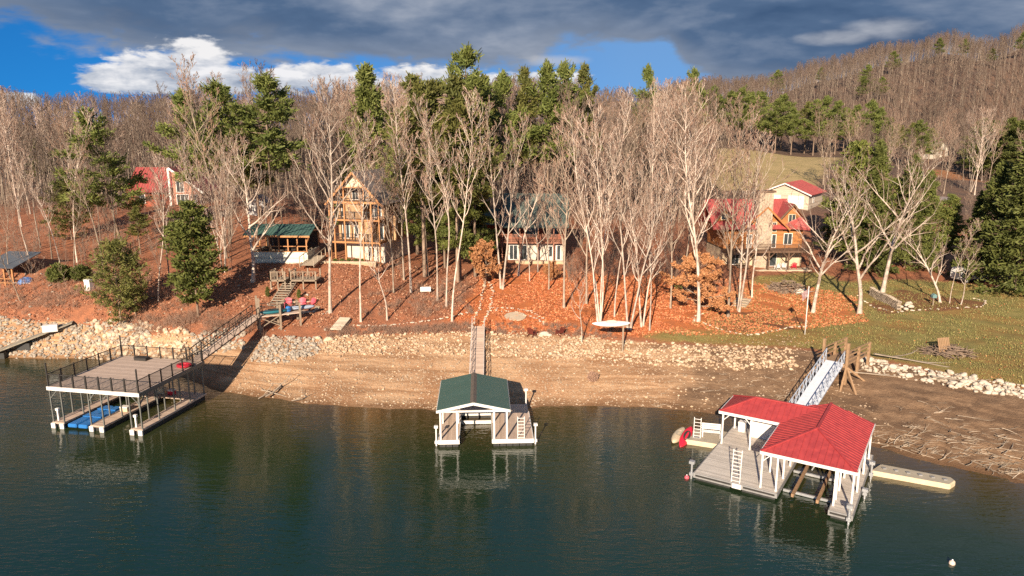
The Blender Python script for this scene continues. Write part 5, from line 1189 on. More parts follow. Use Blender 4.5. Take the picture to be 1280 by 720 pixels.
def windo(parent, u0, u1, z0, z1, v, m=M_WHITE, mull=1, side='v', depth=.06):
    """framed window in a wall facing -v (or +u when side == 'u'); frame with the panes as its child"""
    b = MB(); w = .09
    def q(a0, a1, b0, b1, c0, c1):
        if side == 'v': b.bx(a0, a1, v - depth + c0, v - .004 + c1, b0, b1)
        else: b.bx(v + .004 - c1, v + depth - c0, a0, a1, b0, b1)
    q(u0, u0 + w, z0, z1, 0, 0); q(u1 - w, u1, z0, z1, 0, 0); q(u0 + w, u1 - w, z0, z0 + w, 0, 0); q(u0 + w, u1 - w, z1 - w, z1, 0, 0)
    for i in range(mull):
        x = u0 + (u1 - u0) * (i + 1) / (mull + 1); q(x - .035, x + .035, z0 + w, z1 - w, 0, 0)
    f = b.build('window', m, parent); b = MB()
    if side == 'v': b.bx(u0 + .05, u1 - .05, v - depth * .55, v - .006, z0 + .05, z1 - .05)
    else: b.bx(v + .006, v + depth * .55, u0 + .05, u1 - .05, z0 + .05, z1 - .05)
    b.build('pane', M_GLASS, f); return f
def railing(parent, p, q, z0, h, m, gap=.14, bar=.03, posts=3):
    p = Vector((p[0], p[1], z0)); q = Vector((q[0], q[1], z0)); b = MB(); L_ = (q - p).length; up = Vector((0, 0, 1))
    b.beam(p + up * h, q + up * h, .08, .06); b.beam(p + up * .1, q + up * .1, .05)
    for i in range(int(L_ / gap)): a = p.lerp(q, (i + .5) * gap / L_); b.beam(a + up * .1, a + up * h, bar)
    for i in range(posts + 1): a = p.lerp(q, i / posts); b.beam(a, a + up * (h + .05), .1)
    return b.build('railing', m, parent)
def gable_roof(parent, name, m, u0, u1, v0, v1, ze, zr, along='v', th=.16, um=None, trim=None, ns=0):
    b = MB()
    if along == 'v':
        um = (u0 + u1) / 2 if um is None else um
        b.slab([(um, v0, zr), (u0, v0, ze), (u0, v1, ze), (um, v1, zr)][::-1], th); b.slab([(u1, v0, ze), (um, v0, zr), (um, v1, zr), (u1, v1, ze)][::-1], th)
        if ns: seams(b, (u0, v0, ze), (u0, v1, ze), (um, v0, zr), (um, v1, zr), ns, .05, .06); seams(b, (u1, v0, ze), (u1, v1, ze), (um, v0, zr), (um, v1, zr), ns, .05, .06)
    else:
        vm = (v0 + v1) / 2
        b.slab([(u0, v0, ze), (u1, v0, ze), (u1, vm, zr), (u0, vm, zr)], th); b.slab([(u0, vm, zr), (u1, vm, zr), (u1, v1, ze), (u0, v1, ze)], th)
        if ns: seams(b, (u0, v0, ze), (u1, v0, ze), (u0, vm, zr), (u1, vm, zr), ns, .05, .06)
    o = b.build(name, m, parent)
    if trim and along == 'v':
        t = MB(); t.beam((u0, v0 - .03, ze - .12), (um, v0 - .03, zr - .12), .06, .24); t.beam((um, v0 - .03, zr - .12), (u1, v0 - .03, ze - .12), .06, .24); t.build('gable_trim', trim, o)
    return o
# tall brown gabled house
g = G(446, 326); KEEP.append((g.x, g.y + 5, 6))
hs = thing('gabled_house', 'tall brown three-storey gabled house with stacked decks and orange timber posts', 'house', (g.x, g.y, g.z - .1), R(-13))
part('foundation', M_WHITEBLOCK, hs, (-1.9, 3.25, 1.4, 9.4, -.6, 2.25))
part('wall', M_TANSIDING, hs, (-3.1, 3.1, 1.8, 9.4, 2.253, 7.3))
part('side_wing', M_TANSIDING, hs, (3.103, 3.7, 4.0, 8.8, 2.253, 6.6))
MB().prism_y([(-3.1, 7.303), (3.1, 7.303), (0, 10.75)], 1.8, 9.2).build('gable_wall', M_TANSIDING, hs)
MB().prism_y([(-1.55, 9.2), (1.55, 9.2), (0, 10.9)], .25, .42).build('gable_panel', M_CREAM, hs)
for z in (2.5, 5.25, 7.45): part('deck', M_CEDARPOST, hs, (-3.45, 3.3 if z < 7 else 3.05, -.05, 1.797, z - .2, z))
for z, us in ((2.5, (-3.4, 3.25)), (5.25, (-3.4, 3.25)), (7.45, (-2.9, 2.9))):
    railing(hs, (us[0], 0), (us[1], 0), z, .95, M_BLACKRAIL, .13, .025, 4)
part('front_bay', M_TANSIDING, hs, (-1.35, 1.0, .15, 1.79, 5.26, 7.24)); part('front_bay', M_TANSIDING, hs, (.35, 2.1, .15, 1.79, 2.51, 5.03))
for u, zt in ((-3.35, 7.25), (-2.75, 7.25), (-1.35, 7.25), (1.05, 7.25), (2.2, 7.25), (3.2, 7.25), (-1.35, 9.3), (1.3, 9.3), (0, 9.25)):
    z0 = 7.46 if zt > 8 else -.4
    if zt > 8 and u == 0: continue
    MB().bx(u - .08, u + .08, -.14, .02 if zt < 8 else .1, z0, zt).build('post', M_CEDARPOST, hs)
b = MB(); b.beam((-2.2, .1, 8.3), (-1.0, .1, 7.5), .12); b.beam((2.2, .1, 8.3), (1.0, .1, 7.5), .12); b.bx(-1.6, 1.6, .03, .2, 9.1, 9.24); b.bx(-3.1, 3.1, -.12, .05, 7.2, 7.26 + .01); b.build('timber_truss', M_CEDARPOST, hs)
for u0, u1, z0, z1, ml in ((-2.6, -1.6, 2.6, 4.6, 1), (-1.0, .2, 2.8, 4.4, 1), (2.3, 3.0, 2.6, 4.6, 0), (-2.6, -1.5, 5.35, 7.0, 1), (1.3, 2.8, 5.35, 7.0, 2), (-1.1, -.2, 7.5, 9.2, 1), (.1, 1.0, 7.5, 9.2, 1)): windo(hs, u0, u1, z0, z1, 1.8, mull=ml)
windo(hs, 5.0, 6.2, 4.4, 5.8, 3.7, M_WHITE, 1, 'u'); windo(hs, 1.0, 1.9, .3, 1.7, 1.4)
gable_roof(hs, 'roof', M_SHINGLE, -3.75, 3.75, -.35, 9.9, 7.1, 11.1, trim=M_CEDARPOST)
gd = thing('retaining_wall', 'low tan retaining wall of the shrub bed in front of the gabled house', 'wall', (g.x, g.y - 1.0, g.z), R(-3)); gd['kind'] = 'thing'; part('blocks', M_GRAVELTAN, gd, (-4.3, 2.6, -.25, .25, -1.2, .0)); part('cap', M_SAND, gd, (-4.35, 2.65, -.3, .3, .003, .1))
# screened pavilion
g = G(351, 329); KEEP.append((g.x, g.y + 3, 5))
sp_ = thing('screened_pavilion', 'screened pavilion with dark green roof left of the gabled house', 'pavilion', (g.x, g.y, g.z - .2), R(-2))
part('lower_wall', M_PALESIDING, sp_, (-3.6, 3.4, 0, .15, -.8, 1.6), (-3.6, -3.45, .153, 5, -.8, 1.6), (3.25, 3.4, .153, 5, -.8, 1.6)); part('floor', M_OLDWOOD, sp_, (-3.44, 3.24, .16, 5, -.1, .05)); part('back_wall', M_DARKIN, sp_, (-3.6, 3.4, 5.003, 5.15, -.8, 3.6))
part('top_rail', M_CEDARPOST, sp_, (-3.65, 3.45, -.08, .08, 3.45, 3.75), (-3.65, 3.45, -.04, .04, 2.25, 2.35), (-3.65, 3.45, -.06, .12, 1.603, 1.7))
for u in (-3.52, -2.4, -1.25, -.1, 1.05, 2.2, 3.32): part('post', M_CEDARPOST, sp_, (u - .07, u + .07, -.07, .07, 1.703, 3.45))
for u in (-3.52, 3.32): part('post', M_CEDARPOST, sp_, (u - .07, u + .07, 4.9, 5.0, 1.603, 3.45))
for u in (-2.9, -1.8, -.65, .5, 1.6): part('slat_screen', M_DARKIN, sp_, *[(u - .45, u + .45, .5, .53, 1.4 + k * .2, 1.5 + k * .2) for k in range(4)])
rf_ = gable_roof(sp_, 'roof', M_GREENROOF, -4.15, 4.0, -.75, 5.7, 3.75, 4.75, 'u', .1, ns=20); part('fascia', M_CEDARPOST, rf_, (-4.15, 4.0, -.8, -.753, 3.5, 3.72))
MB().beam((3.9, -.6, 3.6), (3.35, .02, 2.7), .1).build('brace', M_CEDARPOST, sp_)
box_thing('gas_grill', 'dark covered grill inside the screened pavilion', 'grill', on(sp_, -2.4, 1.5, .05), 0, 1.2, .7, 1.6, M_BLACKRAIL, M_DARKIN)
# timber decks and stairs on the slope
def stairs(label, p, q, w, n, m, rails=True):
    p = Vector(p); q = Vector(q); d = q - p; t = thing('stairs', label, 'stairs', p, math.atan2(-d.x, d.y)); L_ = math.hypot(d.x, d.y)
    b = MB()
    for i in range(n): y = L_ * (i + .5) / n; z = d.z * (i + 1) / n; b.bx(-w/2, w/2, y - L_ / n * .42, y + L_ / n * .42, z - .06, z)
    b.build('treads', m, t)
    for s in (-w/2 - .04, w/2 + .04):
        MB().beam((s, 0, -.1), (s, L_, d.z - .1), .07, .26).build('stringer', m, t)
        if rails: 
            b = MB(); b.beam((s, 0, 1.0), (s, L_, d.z + 1.0), .07); [b.beam((s, L_ * f, d.z * f), (s, L_ * f, d.z * f + 1.0), .08) for f in (0, .33, .66, 1)]; b.build('handrail', m, t)
    return t
pa = G(343, 385); pb = G(366, 353); pb.z += .5; pa.z += .1; M_STEPWOOD = mat('grey_step_wood', (.40, .33, .25), (.30, .245, .185), .85, 3)
stairs('lower grey wooden stairs up the slope to the small timber decks', pa, pb, 1.4, 12, M_STEPWOOD, False)
pc_ = G(384, 341); pd = G(399, 323); pc_.z += .9; pd.z += .4
stairs('upper wooden stairs from the timber deck to the gabled house', pc_, pd, 1.6, 10, M_STEPWOOD)
def tdeck(label, px0, px1, py, hgt_, dep):
    a = G(px0, py); c = G(px1, py); z = max(a.z, c.z) + hgt_; L_ = c.x - a.x; t = thing('timber_deck', label, 'deck', (a.x, min(a.y, c.y), z), 0)
    part('platform', M_OLDWOOD, t, (0, L_, 0, dep, -.15, 0))
    for u in (.07, L_ / 2, L_ - .07):
        for v in (.07, dep - .07): w = on(t, u, v, 0); part('post', M_OLDWOOD, t, (u - .07, u + .07, v - .07, v + .07, min(-.3, h1(w.x, w.y) - z - .2), 1.0))
    railing(t, (0, .0), (L_, .0), 0, .95, M_OLDWOOD, .35, .05, 2); railing(t, (0, .0), (0, dep), 0, .95, M_OLDWOOD, .35, .05, 1); return t
tdeck('small railed timber deck left of the slope stairs', 338, 359, 361, 1.0, 2.0); tdeck('wider railed timber deck right of the slope stairs', 363, 396, 362, 1.1, 2.2)
# patio with red chairs
g = G(372, 389); pt_ = thing('stone_patio', 'small tan stone patio with low back wall above the wooden landing', 'patio', (g.x, g.y, g.z + .1), R(4))
part('slab', M_SAND, pt_, (-2.6, 1.9, -.9, 1.5, -.7, 0)); MB().slab([(-2.6, 1.5, .62), (2.4, 1.5, .62), (2.9, 2.0, .62), (-2.6, 2.0, .62)], .9).build('back_wall', M_SAND, pt_); part('side_wall', M_SAND, pt_, (1.903, 2.4, -.4, 1.497, -.7, .35))
def adirondack(m, label, loc, rz, group=None, s=1.0):
    t = thing('garden_chair', label, 'chair', loc, rz, group); t.scale = (s, s, s)
    b = MB(); [b.beam((x, -.30, .36), (x, .22, .26), .085, .025) for x in (-.22, -.13, -.04, .05, .14, .22)]; b.build('seat', m, t)
    b = MB(); [b.beam((x * .9, .20, .24), (x * 1.25, .50, 1.02 - abs(x) * .5), .09, .025) for x in (-.24, -.145, -.05, .05, .145, .24)]; b.bx(-.26, .26, .27, .30, .5, .57); b.build('backrest', m, t)
    for s_ in (-.31, .31): MB().bx(s_ - .06, s_ + .06, -.36, .36, .56, .585).build('armrest', m, t); MB().bx(s_ - .03, s_ + .03, -.34, -.26, 0, .558).build('leg', m, t); MB().beam((s_, -.2, .3), (s_, .5, .04), .04, .1).build('leg', m, t)
    return t
for u, v, rz, lb in ((-1.2, .95, .1, 'faded red garden chair at the left end of the stone patio'), (.2, .95, -.2, 'faded red garden chair in the middle of the stone patio'), (1.25, .75, -.7, 'faded red garden chair turned in at the right end of the stone patio')):
    adirondack(M_PINK, lb, on(pt_, u, v, 0), rz + R(4), 'red chairs on the stone patio', 1.12)
fp = thing('fire_pit', 'square pale stone fire pit before the red chairs on the patio', 'fire pit', on(pt_, -.25, -.25, 0), R(4)); part('stone_ring', M_WHITEROCK, fp, (-.5, .5, -.5, -.3, 0, .45), (-.5, .5, .3, .5, 0, .45), (-.5, -.3, -.297, .297, 0, .45), (.3, .5, -.297, .297, 0, .45)); part('ash_bed', M_FLOAT, fp, (-.29, .29, -.29, .29, 0, .25))
# green-roofed cabin
g = G(668, 326); KEEP.append((g.x, g.y + 5, 7))
gc_ = thing('green_roof_cabin', 'cabin with faded green metal roof and red-brown deck half hidden by bare trees', 'house', (g.x, g.y, g.z - .1), R(-3))
part('lower_wall', M_WHITEBLOCK, gc_, (-3.7, 4.0, .7, 9, -.8, 2.5)); part('upper_wall', M_REDWALL, gc_, (-3.7, 4.0, 2.2, 9, 2.75, 5.0)); part('deck', M_DECKBROWN, gc_, (-6.9, 4.2, -.2, 2.197, 2.503, 2.72))
railing(gc_, (-6.8, -.1), (4.1, -.1), 2.72, 1.0, M_DECKBROWN, .11, .055, 6)
for u in (-6.7, -4.4, -2.0, .5, 2.6, 4.0): part('post', M_DECKBROWN, gc_, (u - .08, u + .08, -.18, -.02, -1.0 if u > -5 else -1.5, 4.85))
for u0, u1, z0, z1, ml in ((-3.5, -2.3, .1, 2.2, 1), (-1.9, -1.0, .1, 2.2, 0), (1.9, 2.5, .5, 2.1, 0), (3.0, 3.6, .1, 2.2, 0)): windo(gc_, u0, u1, z0, z1, .7, mull=ml)
for u0, u1 in ((-3.2, -2.0), (-1.2, .6), (1.4, 3.2)): windo(gc_, u0, u1, 3.0, 4.8, 2.2, M_DARKDECK)
gable_roof(gc_, 'roof', M_GREENROOF2, -4.4, 4.6, -.6, 9.6, 4.75, 8.9, 'u', .14, ns=16)
part('wing', M_REDWALL, gc_, (-7.0, -3.703, 3.0, 8, 2.75, 5.0)); gable_roof(gc_, 'wing_roof', M_GREENROOF2, -7.5, -4.42, .4, 8.6, 5.0, 6.7, 'u', .12, ns=6)
tr = thing('stone_terrace', 'tan stone terrace edge below the green-roofed cabin', 'terrace', (g.x, g.y - 1.2, g.z - .1), R(-3)); part('edge_wall', M_GRAVELTAN, tr, (-2.6, 4.0, -.25, .25, -1.0, .25)); part('cap', M_SAND, tr, (-2.65, 4.05, -.3, .3, .253, .32))
# orange log cabin with stone chimney
g = G(957, 338); KEEP.append((g.x, g.y + 5, 8)); KEEP.append((g.x - 6, g.y + 5, 5))
lc = thing('log_cabin', 'orange log cabin with red metal roof, stone chimney and arched timber deck', 'house', (g.x, g.y, g.z), R(3))
part('lower_wall', mat('cream_stone_wall', (.62, .50, .34), (.48, .38, .26), .85, 2.5), lc, (-5.5, 6.3, 2.6, 10, -.6, 2.55)); part('patio', M_SAND, lc, (-5.6, 6.7, -.3, 2.59, -.5, .05)); part('deck', M_DARKDECK, lc, (-5.8, 6.7, -.2, 2.597, 2.56, 2.82))
part('wall', M_LOG, lc, (-5.5, 6.2, 2.6, 10, 2.823, 6.0))
railing(lc, (-5.7, -.1), (6.6, -.1), 2.82, 1.0, M_DARKDECK, .14, .04, 6); railing(lc, (6.6, -.1), (6.6, 2.5), 2.82, 1.0, M_DARKDECK, .14, .04, 1)
for u in (-5.5, -2.6, .3, 3.2, 6.4):
    part('post', M_DARKDECK, lc, (u - .1, u + .1, -.15, .05, .053, 2.56))
    for s in (-1, 1):
        if abs(u + s) < 6.6: MB().beam((u, -.05, 1.7), (u + s * .8, -.05, 2.5), .12).build('bracket', M_DARKDECK, lc)
gable_roof(lc, 'roof', M_REDMETAL2, -7.4, 5.0, 1.7, 10.8, 5.75, 9.7, 'u', .14, ns=22)
MB().prism_y([(-2.7, 5.9), (3.3, 5.9), (.3, 8.6)], 2.35, 6).build('front_gable', M_LOG, lc); part('front_wall', M_LOG, lc, (-2.5, 3.1, 2.35, 2.59, 2.83, 6.2))
gable_roof(lc, 'front_gable_roof', M_REDMETAL2, -3.2, 3.8, 1.5, 6.5, 5.7, 9.0, 'v', .14, trim=M_LOG)
part('right_wall', M_LOG, lc, (2.7, 5.9, 2.45, 5, 6.003, 7.4)); MB().prism_y([(2.7, 7.403), (5.9, 7.403), (4.3, 9.0)], 2.45, 5).build('right_gable', M_LOG, lc); gable_roof(lc, 'right_gable_roof', M_REDMETAL2, 2.3, 6.3, 1.9, 7.5, 7.1, 9.35, 'v', .14, um=4.3, trim=M_DARKDECK)
MB().slab([(3.8, 1.6, 5.9), (6.9, 1.6, 5.6), (6.9, 9, 5.6), (5.95, 9, 7.6), (5.95, 2.4, 7.6), (3.8, 2.4, 6.6)], .12).build('porch_roof', M_REDMETAL2, lc)
MB().prism_y([(-6.9, 6.9), (-4.3, 6.9), (-5.6, 8.5)], 2.6, 6).build('left_dormer', M_LOG, lc); gable_roof(lc, 'left_dormer_roof', M_REDMETAL2, -7.2, -4.0, 2.2, 6.5, 6.6, 8.8, 'v', .12, trim=M_DARKDECK)
b = MB(); b.bx(-1.1, 1.15, 1.5, 2.34, -.4, 6.4); b.bx(-1.0, 1.05, 1.5, 2.9, 6.4, 11.0); ch_ = b.build('chimney', mat('chimney_rock', (.52, .41, .30), (.30, .235, .175), .9, 3.5, bmp=.6), lc); part('chimney_cap', M_DARKDECK, ch_, (-1.25, 1.3, 1.35, 3.05, 11.003, 11.25))
windo(lc, 1.45, 2.15, 5.2, 6.7, 2.35, M_CREAM, 0); windo(lc, -2.1, -1.35, 5.2, 6.7, 2.35, M_CREAM, 0); windo(lc, 1.5, 2.2, 2.9, 4.9, 2.35, M_WHITE, 0); windo(lc, -2.2, -1.4, 2.9, 4.9, 2.35, M_WHITE, 0); windo(lc, 3.8, 4.9, 6.3, 7.8, 2.45, M_CREAM, 1); windo(lc, 3.4, 4.7, 3.3, 5.0, 2.6, M_WHITE, 1); windo(lc, -6.1, -5.1, 7.0, 7.9, 2.6, M_CREAM, 0)
windo(lc, 1.5, 2.6, .1, 2.2, 2.6, M_WHITE, 0); windo(lc, -4.2, -3.0, .4, 2.0, 2.6, M_WHITE, 1)
adirondack(M_WHITE, 'white chair on the patio under the log cabin deck, left of the pair', on(lc, 2.0, .6, .05), 3.3, 'white chairs under the log cabin deck'); adirondack(M_WHITE, 'white chair on the patio under the log cabin deck, right of the pair', on(lc, 3.0, .8, .05), 2.8, 'white chairs under the log cabin deck')
adirondack(M_RED, 'red chair on the patio under the log cabin deck', on(lc, 4.5, .9, .05), 3.0)
tb_ = thing('picnic_table', 'wooden picnic table on the patio left of the log cabin chimney', 'table', on(lc, -3.2, .9, .05), R(3)); part('tabletop', M_OLDWOOD, tb_, (-.9, .9, -.4, .4, .72, .78)); part('bench_seat', M_OLDWOOD, tb_, (-.9, .9, -.85, -.6, .42, .47)); part('bench_seat', M_OLDWOOD, tb_, (-.9, .9, .6, .85, .42, .47))
for x in (-.65, .65): b = MB(); b.beam((x, -.75, 0), (x, -.2, .715), .09); b.beam((x, .75, 0), (x, .2, .715), .09); b.bx(x - .04, x + .04, -.8, .8, .33, .415); b.build('leg', M_OLDWOOD, tb_)
# two-door garage
g = G(980, 259); KEEP.append((g.x + 4, g.y + 5, 8)); ga = thing('garage', 'beige two-door garage with red metal roof above the log cabin', 'garage', (g.x, g.y, g.z - .1), R(-36))
part('wall', mat('beige_siding', (.55, .46, .36), (.46, .385, .30), .8, 1.5, stripes=(2, .2, .25)), ga, (-4.6, 4.6, 0, 11, -1, 2.9)); MB().prism_y([(-4.6, 2.903), (4.6, 2.903), (0, 4.7)], 0, 11).build('gable_wall', MATS['beige_siding'], ga)
for u in (-2.3, 2.2): dr_ = part('garage_door', M_WHITE, ga, (u - 1.5, u + 1.5, -.06, -.004, 0, 2.5)); part('panel_lines', M_GREYFASCIA, dr_, *[(u - 1.5, u + 1.5, -.07, -.062, z, z + .03) for z in (.6, 1.2, 1.85)])
windo(ga, 3, 4.2, 1, 2.1, 4.6, side='u'); gable_roof(ga, 'roof', M_REDMETAL2, -5.2, 5.2, -.6, 11.6, 2.75, 4.95, 'v', .15, trim=M_WHITE, ns=14)
# red roofed house on the left
g = G(205, 257); KEEP.append((g.x, g.y + 5, 8)); rh = thing('red_roof_house', 'red-roofed house with white-framed window wall in the left woods', 'house', (g.x, g.y, g.z - .3), R(3))
part('wall', M_REDWALL, rh, (-5.4, 1.9, 0, 8, -1, 2.9)); part('front_wing', mat('pinkish_board_wall', (.50, .24, .17), (.42, .2, .14), .8, 2, stripes=(2, .2, .3)), rh, (1.903, 6.6, -.6, 8, -1, 2.9))
MB().prism_y([(1.95, 2.903), (6.6, 2.903), (1.95, 6.5)], -.6, 7.9).build('wing_gable', MATS['pinkish_board_wall'], rh)
b = MB(); b.slab([(-5.8, -1.0, 2.7), (1.6, -1.0, 2.7), (1.6, 4, 6.7), (-5.8, 4, 6.7)], .14); b.slab([(-5.8, 4, 6.7), (1.6, 4, 6.7), (1.6, 9, 2.7), (-5.8, 9, 2.7)], .14); seams(b, (-5.8, -1, 2.7), (1.6, -1, 2.7), (-5.8, 4, 6.7), (1.6, 4, 6.7), 16, .05, .06); b.build('roof', M_REDMETAL2, rh)
b = MB(); b.slab([(1.63, -1.1, 6.95), (7.2, -1.1, 2.7), (7.2, 8.6, 2.7), (1.63, 8.6, 6.95)], .15); wr = b.build('wing_roof', M_REDMETAL2, rh); b = MB(); b.beam((1.7, -1.14, 6.75), (7.2, -1.14, 2.55), .06, .35); b.bx(1.5, 1.85, -1.16, -1.0, -.2, 6.7); b.build('white_trim', M_WHITE, wr)
windo(rh, 2.6, 3.9, 2.6, 4.6, -.6, mull=1); windo(rh, 2.5, 4.6, .4, 2.3, -.6, mull=2); windo(rh, 4.9, 6.0, .6, 2.2, -.6, mull=0); windo(rh, -4.5, -3, .7, 2.2, 0)
# small outbuildings
def shed(name, label, px, py, w, d_, h_, mw, mr, rz=0.0, cat='shed', rise=1.0, win=True):
    g = G(px, py); KEEP.append((g.x, g.y + d_ / 2, max(w, d_) * .6)); t = thing(name, label, cat, (g.x, g.y, g.z - .1), rz); part('wall', mw, t, (-w/2, w/2, 0, d_, -.8, h_)); MB().prism_y([(-w/2, h_ + .003), (w/2, h_ + .003), (0, h_ + rise)], 0, d_).build('gable_wall', mw, t)
    gable_roof(t, 'roof', mr, -w/2 - .3, w/2 + .3, -.3, d_ + .3, h_ - .1, h_ + rise + .12, 'v', .1)
    if win: windo(t, -w * .3, -w * .08, h_ * .35, h_ * .8, 0); part('door', M_DARKDECK, t, (w * .08, w * .3, -.05, -.004, 0, h_ * .8))
    return t
shed('garden_shed', 'small pale grey shed in the woods behind the screened pavilion', 321, 270, 3.2, 3, 2.2, mat('pale_grey_siding', (.5, .5, .5), None, .8, 2, stripes=(0, .25, .3)), M_SHINGLE)
shed('farmhouse', 'small distant white house with dark roof below the far right hill', 1176, 196, 8, 7, 3.6, M_WHITEBLOCK, M_SHINGLE, R(25), 'house', 2.4)
shed('brick_hut', 'narrow red brick hut behind the evergreens on the right', 1186, 274, 2.6, 2.6, 3.2, mat('red_brick', (.42, .16, .11), (.34, .13, .09), .85, 3, stripes=(2, .12, .3)), M_SHINGLE, .2)
# open timber shelter, far left
g = G(2, 357); sh = thing('timber_shelter', 'open timber shelter with blue-grey roof at the left border', 'shelter', (g.x, g.y, g.z - .1), R(-8))
for u in (-1.6, -.5, .6, 1.7):
    for v in (0, 3.2): part('post', M_CEDARPOST, sh, (u - .09, u + .09, v - .09, v + .09, -1, 2.2))
part('rail', M_CEDARPOST, sh, (-1.6, 1.7, -.05, .05, .4, .5), (-1.6, 1.7, -.05, .05, .9, 1.0), (-1.6, 1.7, -.05, .05, 2.203, 2.35)); part('floor', M_OLDWOOD, sh, (-1.7, 1.8, -.1, 3.3, -.1, 0)); MB().slab([(-2.1, -.6, 2.4), (2.4, -.6, 2.4), (2.4, 4, 3.6), (-2.1, 4, 3.6)], .08).build('roof', mat('blue_grey_roof', (.11, .125, .145), (.08, .09, .105), .5, 1), sh)
tp = thing('blue_tarp', 'bright blue tarp over a heap beside the open timber shelter', 'tarp', on(sh, 2.8, .6, .0), 0); b = MB(); n = 10; b.loft([[(1.0 * r * math.cos(2*math.pi*j/n) * (1 + .1 * math.sin(3 * j)), .7 * r * math.sin(2*math.pi*j/n), z + .08 * math.sin(j * 2.1)) for j in range(n)] for r, z in ((1.1, 0), (1.0, .5), (.7, .9), (.2, 1.05))]); b.build('sheet', M_BLUE, tp, smooth=False); MB().tube((-1, -.75, .55), (1, -.75, .5), .02).build('rope', M_WHITE, tp)
# ------------------------------------------------------------------ yard things
# white canoe on a post
g = G(778, 440); ps = thing('canoe_rack', 'single wooden post rack carrying the white canoe above the riprap', 'rack', (g.x, g.y, g.z - .2), 0); top = 2.75
part('post', M_OLDWOOD, ps, (-.07, .07, -.07, .07, 0, top)); part('cradle', M_OLDWOOD, ps, (-.9, .5, -.06, .06, top + .003, top + .09))
cn = kayak('canoe', 'white canoe held level on top of the lone post rack', M_WHITE, (g.x - 1.15, g.y, g.z - .2 + top + .09), R(3), 3.7, .8, .42, (.35, 0), 'canoe', M_WHITEBLOCK)
# flagpole
g = G(1006, 418); fl = thing('flagpole', 'white flagpole with drooping flag at the corner of the mulch bed', 'flagpole', (g.x, g.y, g.z), 0); MB().tube((0, 0, -.2), (0, 0, 4.9), .055, .04, 10).build('pole', M_WHITE, fl, smooth=True); MB().lathe([(.02, 4.9), (.07, 4.95), (.07, 5.0), (.02, 5.05)], n=10).build('finial', M_WHITE, fl)
b = MB(); nn = 8; rows = [[(-.06 - .62 * i / nn * (1 - .25 * k / 5), .07 * math.sin(i * 1.9 + k), 4.75 - .16 * k - .45 * (i / nn) ** 1.3) for i in range(nn + 1)] for k in range(6)]
vs_ = [p for r in rows for p in r]; b.add(vs_, [(k*(nn+1)+i, k*(nn+1)+i+1, (k+1)*(nn+1)+i+1, (k+1)*(nn+1)+i) for k in range(5) for i in range(nn)]); b.build('flag', mat('dark_flag_cloth', (.42, .36, .36), (.26, .10, .10), .8, 3), fl)
# stacked firewood: each log its own object
def log_mesh():
    b = MB(); b.tube((0, -.24, 0), (0, .24, 0), .5, .47, 9); o = b.build('firewood_log', M_LOGEND); me = o.data; bpy.data.objects.remove(o); return me
M_LOGEND = make_bark('split_firewood', (.50, .41, .31), (.20, .16, .125), .35, 4)
lm = log_mesh(); a = G(1088, 368); c = G(1124, 388); d = (c - a); dn = d.normalized(); ang = math.atan2(d.y, d.x); n = 19
for row in range(5):
    for i in range(n - (row % 2)):
        f = (i + .5 + .5 * (row % 2)) / n; p = a.lerp(c, f); r = rk.uniform(.10, .15)
        o = link('firewood_log', lm); o.location = (p.x, p.y, h1(p.x, p.y) + .12 + row * .2); o.rotation_euler = (0, rk.random() * 6, ang); o.scale = (r * 2, 1.0, r * 2); tag(o, 'split log in the long firewood stack beside the mulch bed', 'log', 'logs of the firewood stack')
for k in range(9):
    g = G(1126 + rk.uniform(-2, 12), 388 + rk.uniform(-6, 1)); o = link('edging_stone', rk.choice(ROCKS['white'])); s = rk.uniform(.4, .8); o.location = (g.x, g.y, g.z + s * .2 + (k % 3) * .15); o.scale = (s, s, s); tag(o, 'white rock heaped at the right end of the firewood stack', 'stone', 'white rocks at the end of the firewood stack')
def stick_pile(px, py, r, h_, n, label, name='brush_pile'):
    g = G(px, py); S = []
    for _ in range(n):
        a = rk.random() * 6.28; q = rk.random() ** .5 * r; p = Vector((g.x + math.cos(a) * q, g.y + math.sin(a) * q, 0)); z = h1(p.x, p.y) + h_ * (1 - q / r) * rk.random() + .05; b_ = rk.random() * 6.28; L_ = rk.uniform(.7, 1.8)
        S.append((p.x - math.cos(b_) * L_ / 2, p.y - math.sin(b_) * L_ / 2, z - rk.uniform(0, .2), p.x + math.cos(b_) * L_ / 2, p.y + math.sin(b_) * L_ / 2, z + rk.uniform(-.2, .35), .05, .03))
    V, Q = tubes(S, 5); tag(link(name, np_mesh(name, V, Q), M_PINEBARK), label, 'brush pile', kind='stuff')
stick_pile(985, 363, 2.6, 1.5, 260, 'tangled heap of grey branches on the lawn before the log cabin'); stick_pile(1190, 441, 1.7, .8, 130, 'pile of sticks and scrap wood around the pallet on the lawn'); stick_pile(1164, 441, 1.1, .5, 60, 'dark end of the scrap wood pile left of the pallet')
g = G(1001, 366); t = thing('white_tarp', 'crumpled white tarp beside the heap of grey branches', 'tarp', (g.x, g.y, g.z), .3); b = MB(); n = 12; b.loft([[(1.1 * r * math.cos(2*math.pi*j/n) * (1 + .15 * math.sin(3 * j)), .7 * r * math.sin(2*math.pi*j/n), z + .06 * math.sin(j * 2.1)) for j in range(n)] for r, z in ((1.1, 0), (.95, .25), (.6, .42), (.15, .5))]); b.build('sheet', M_WHITEBLOCK, t)
MB().tube((-1, -.5, .3), (1, -.4, .3), .02).build('tie_rope', M_WOOD, t)
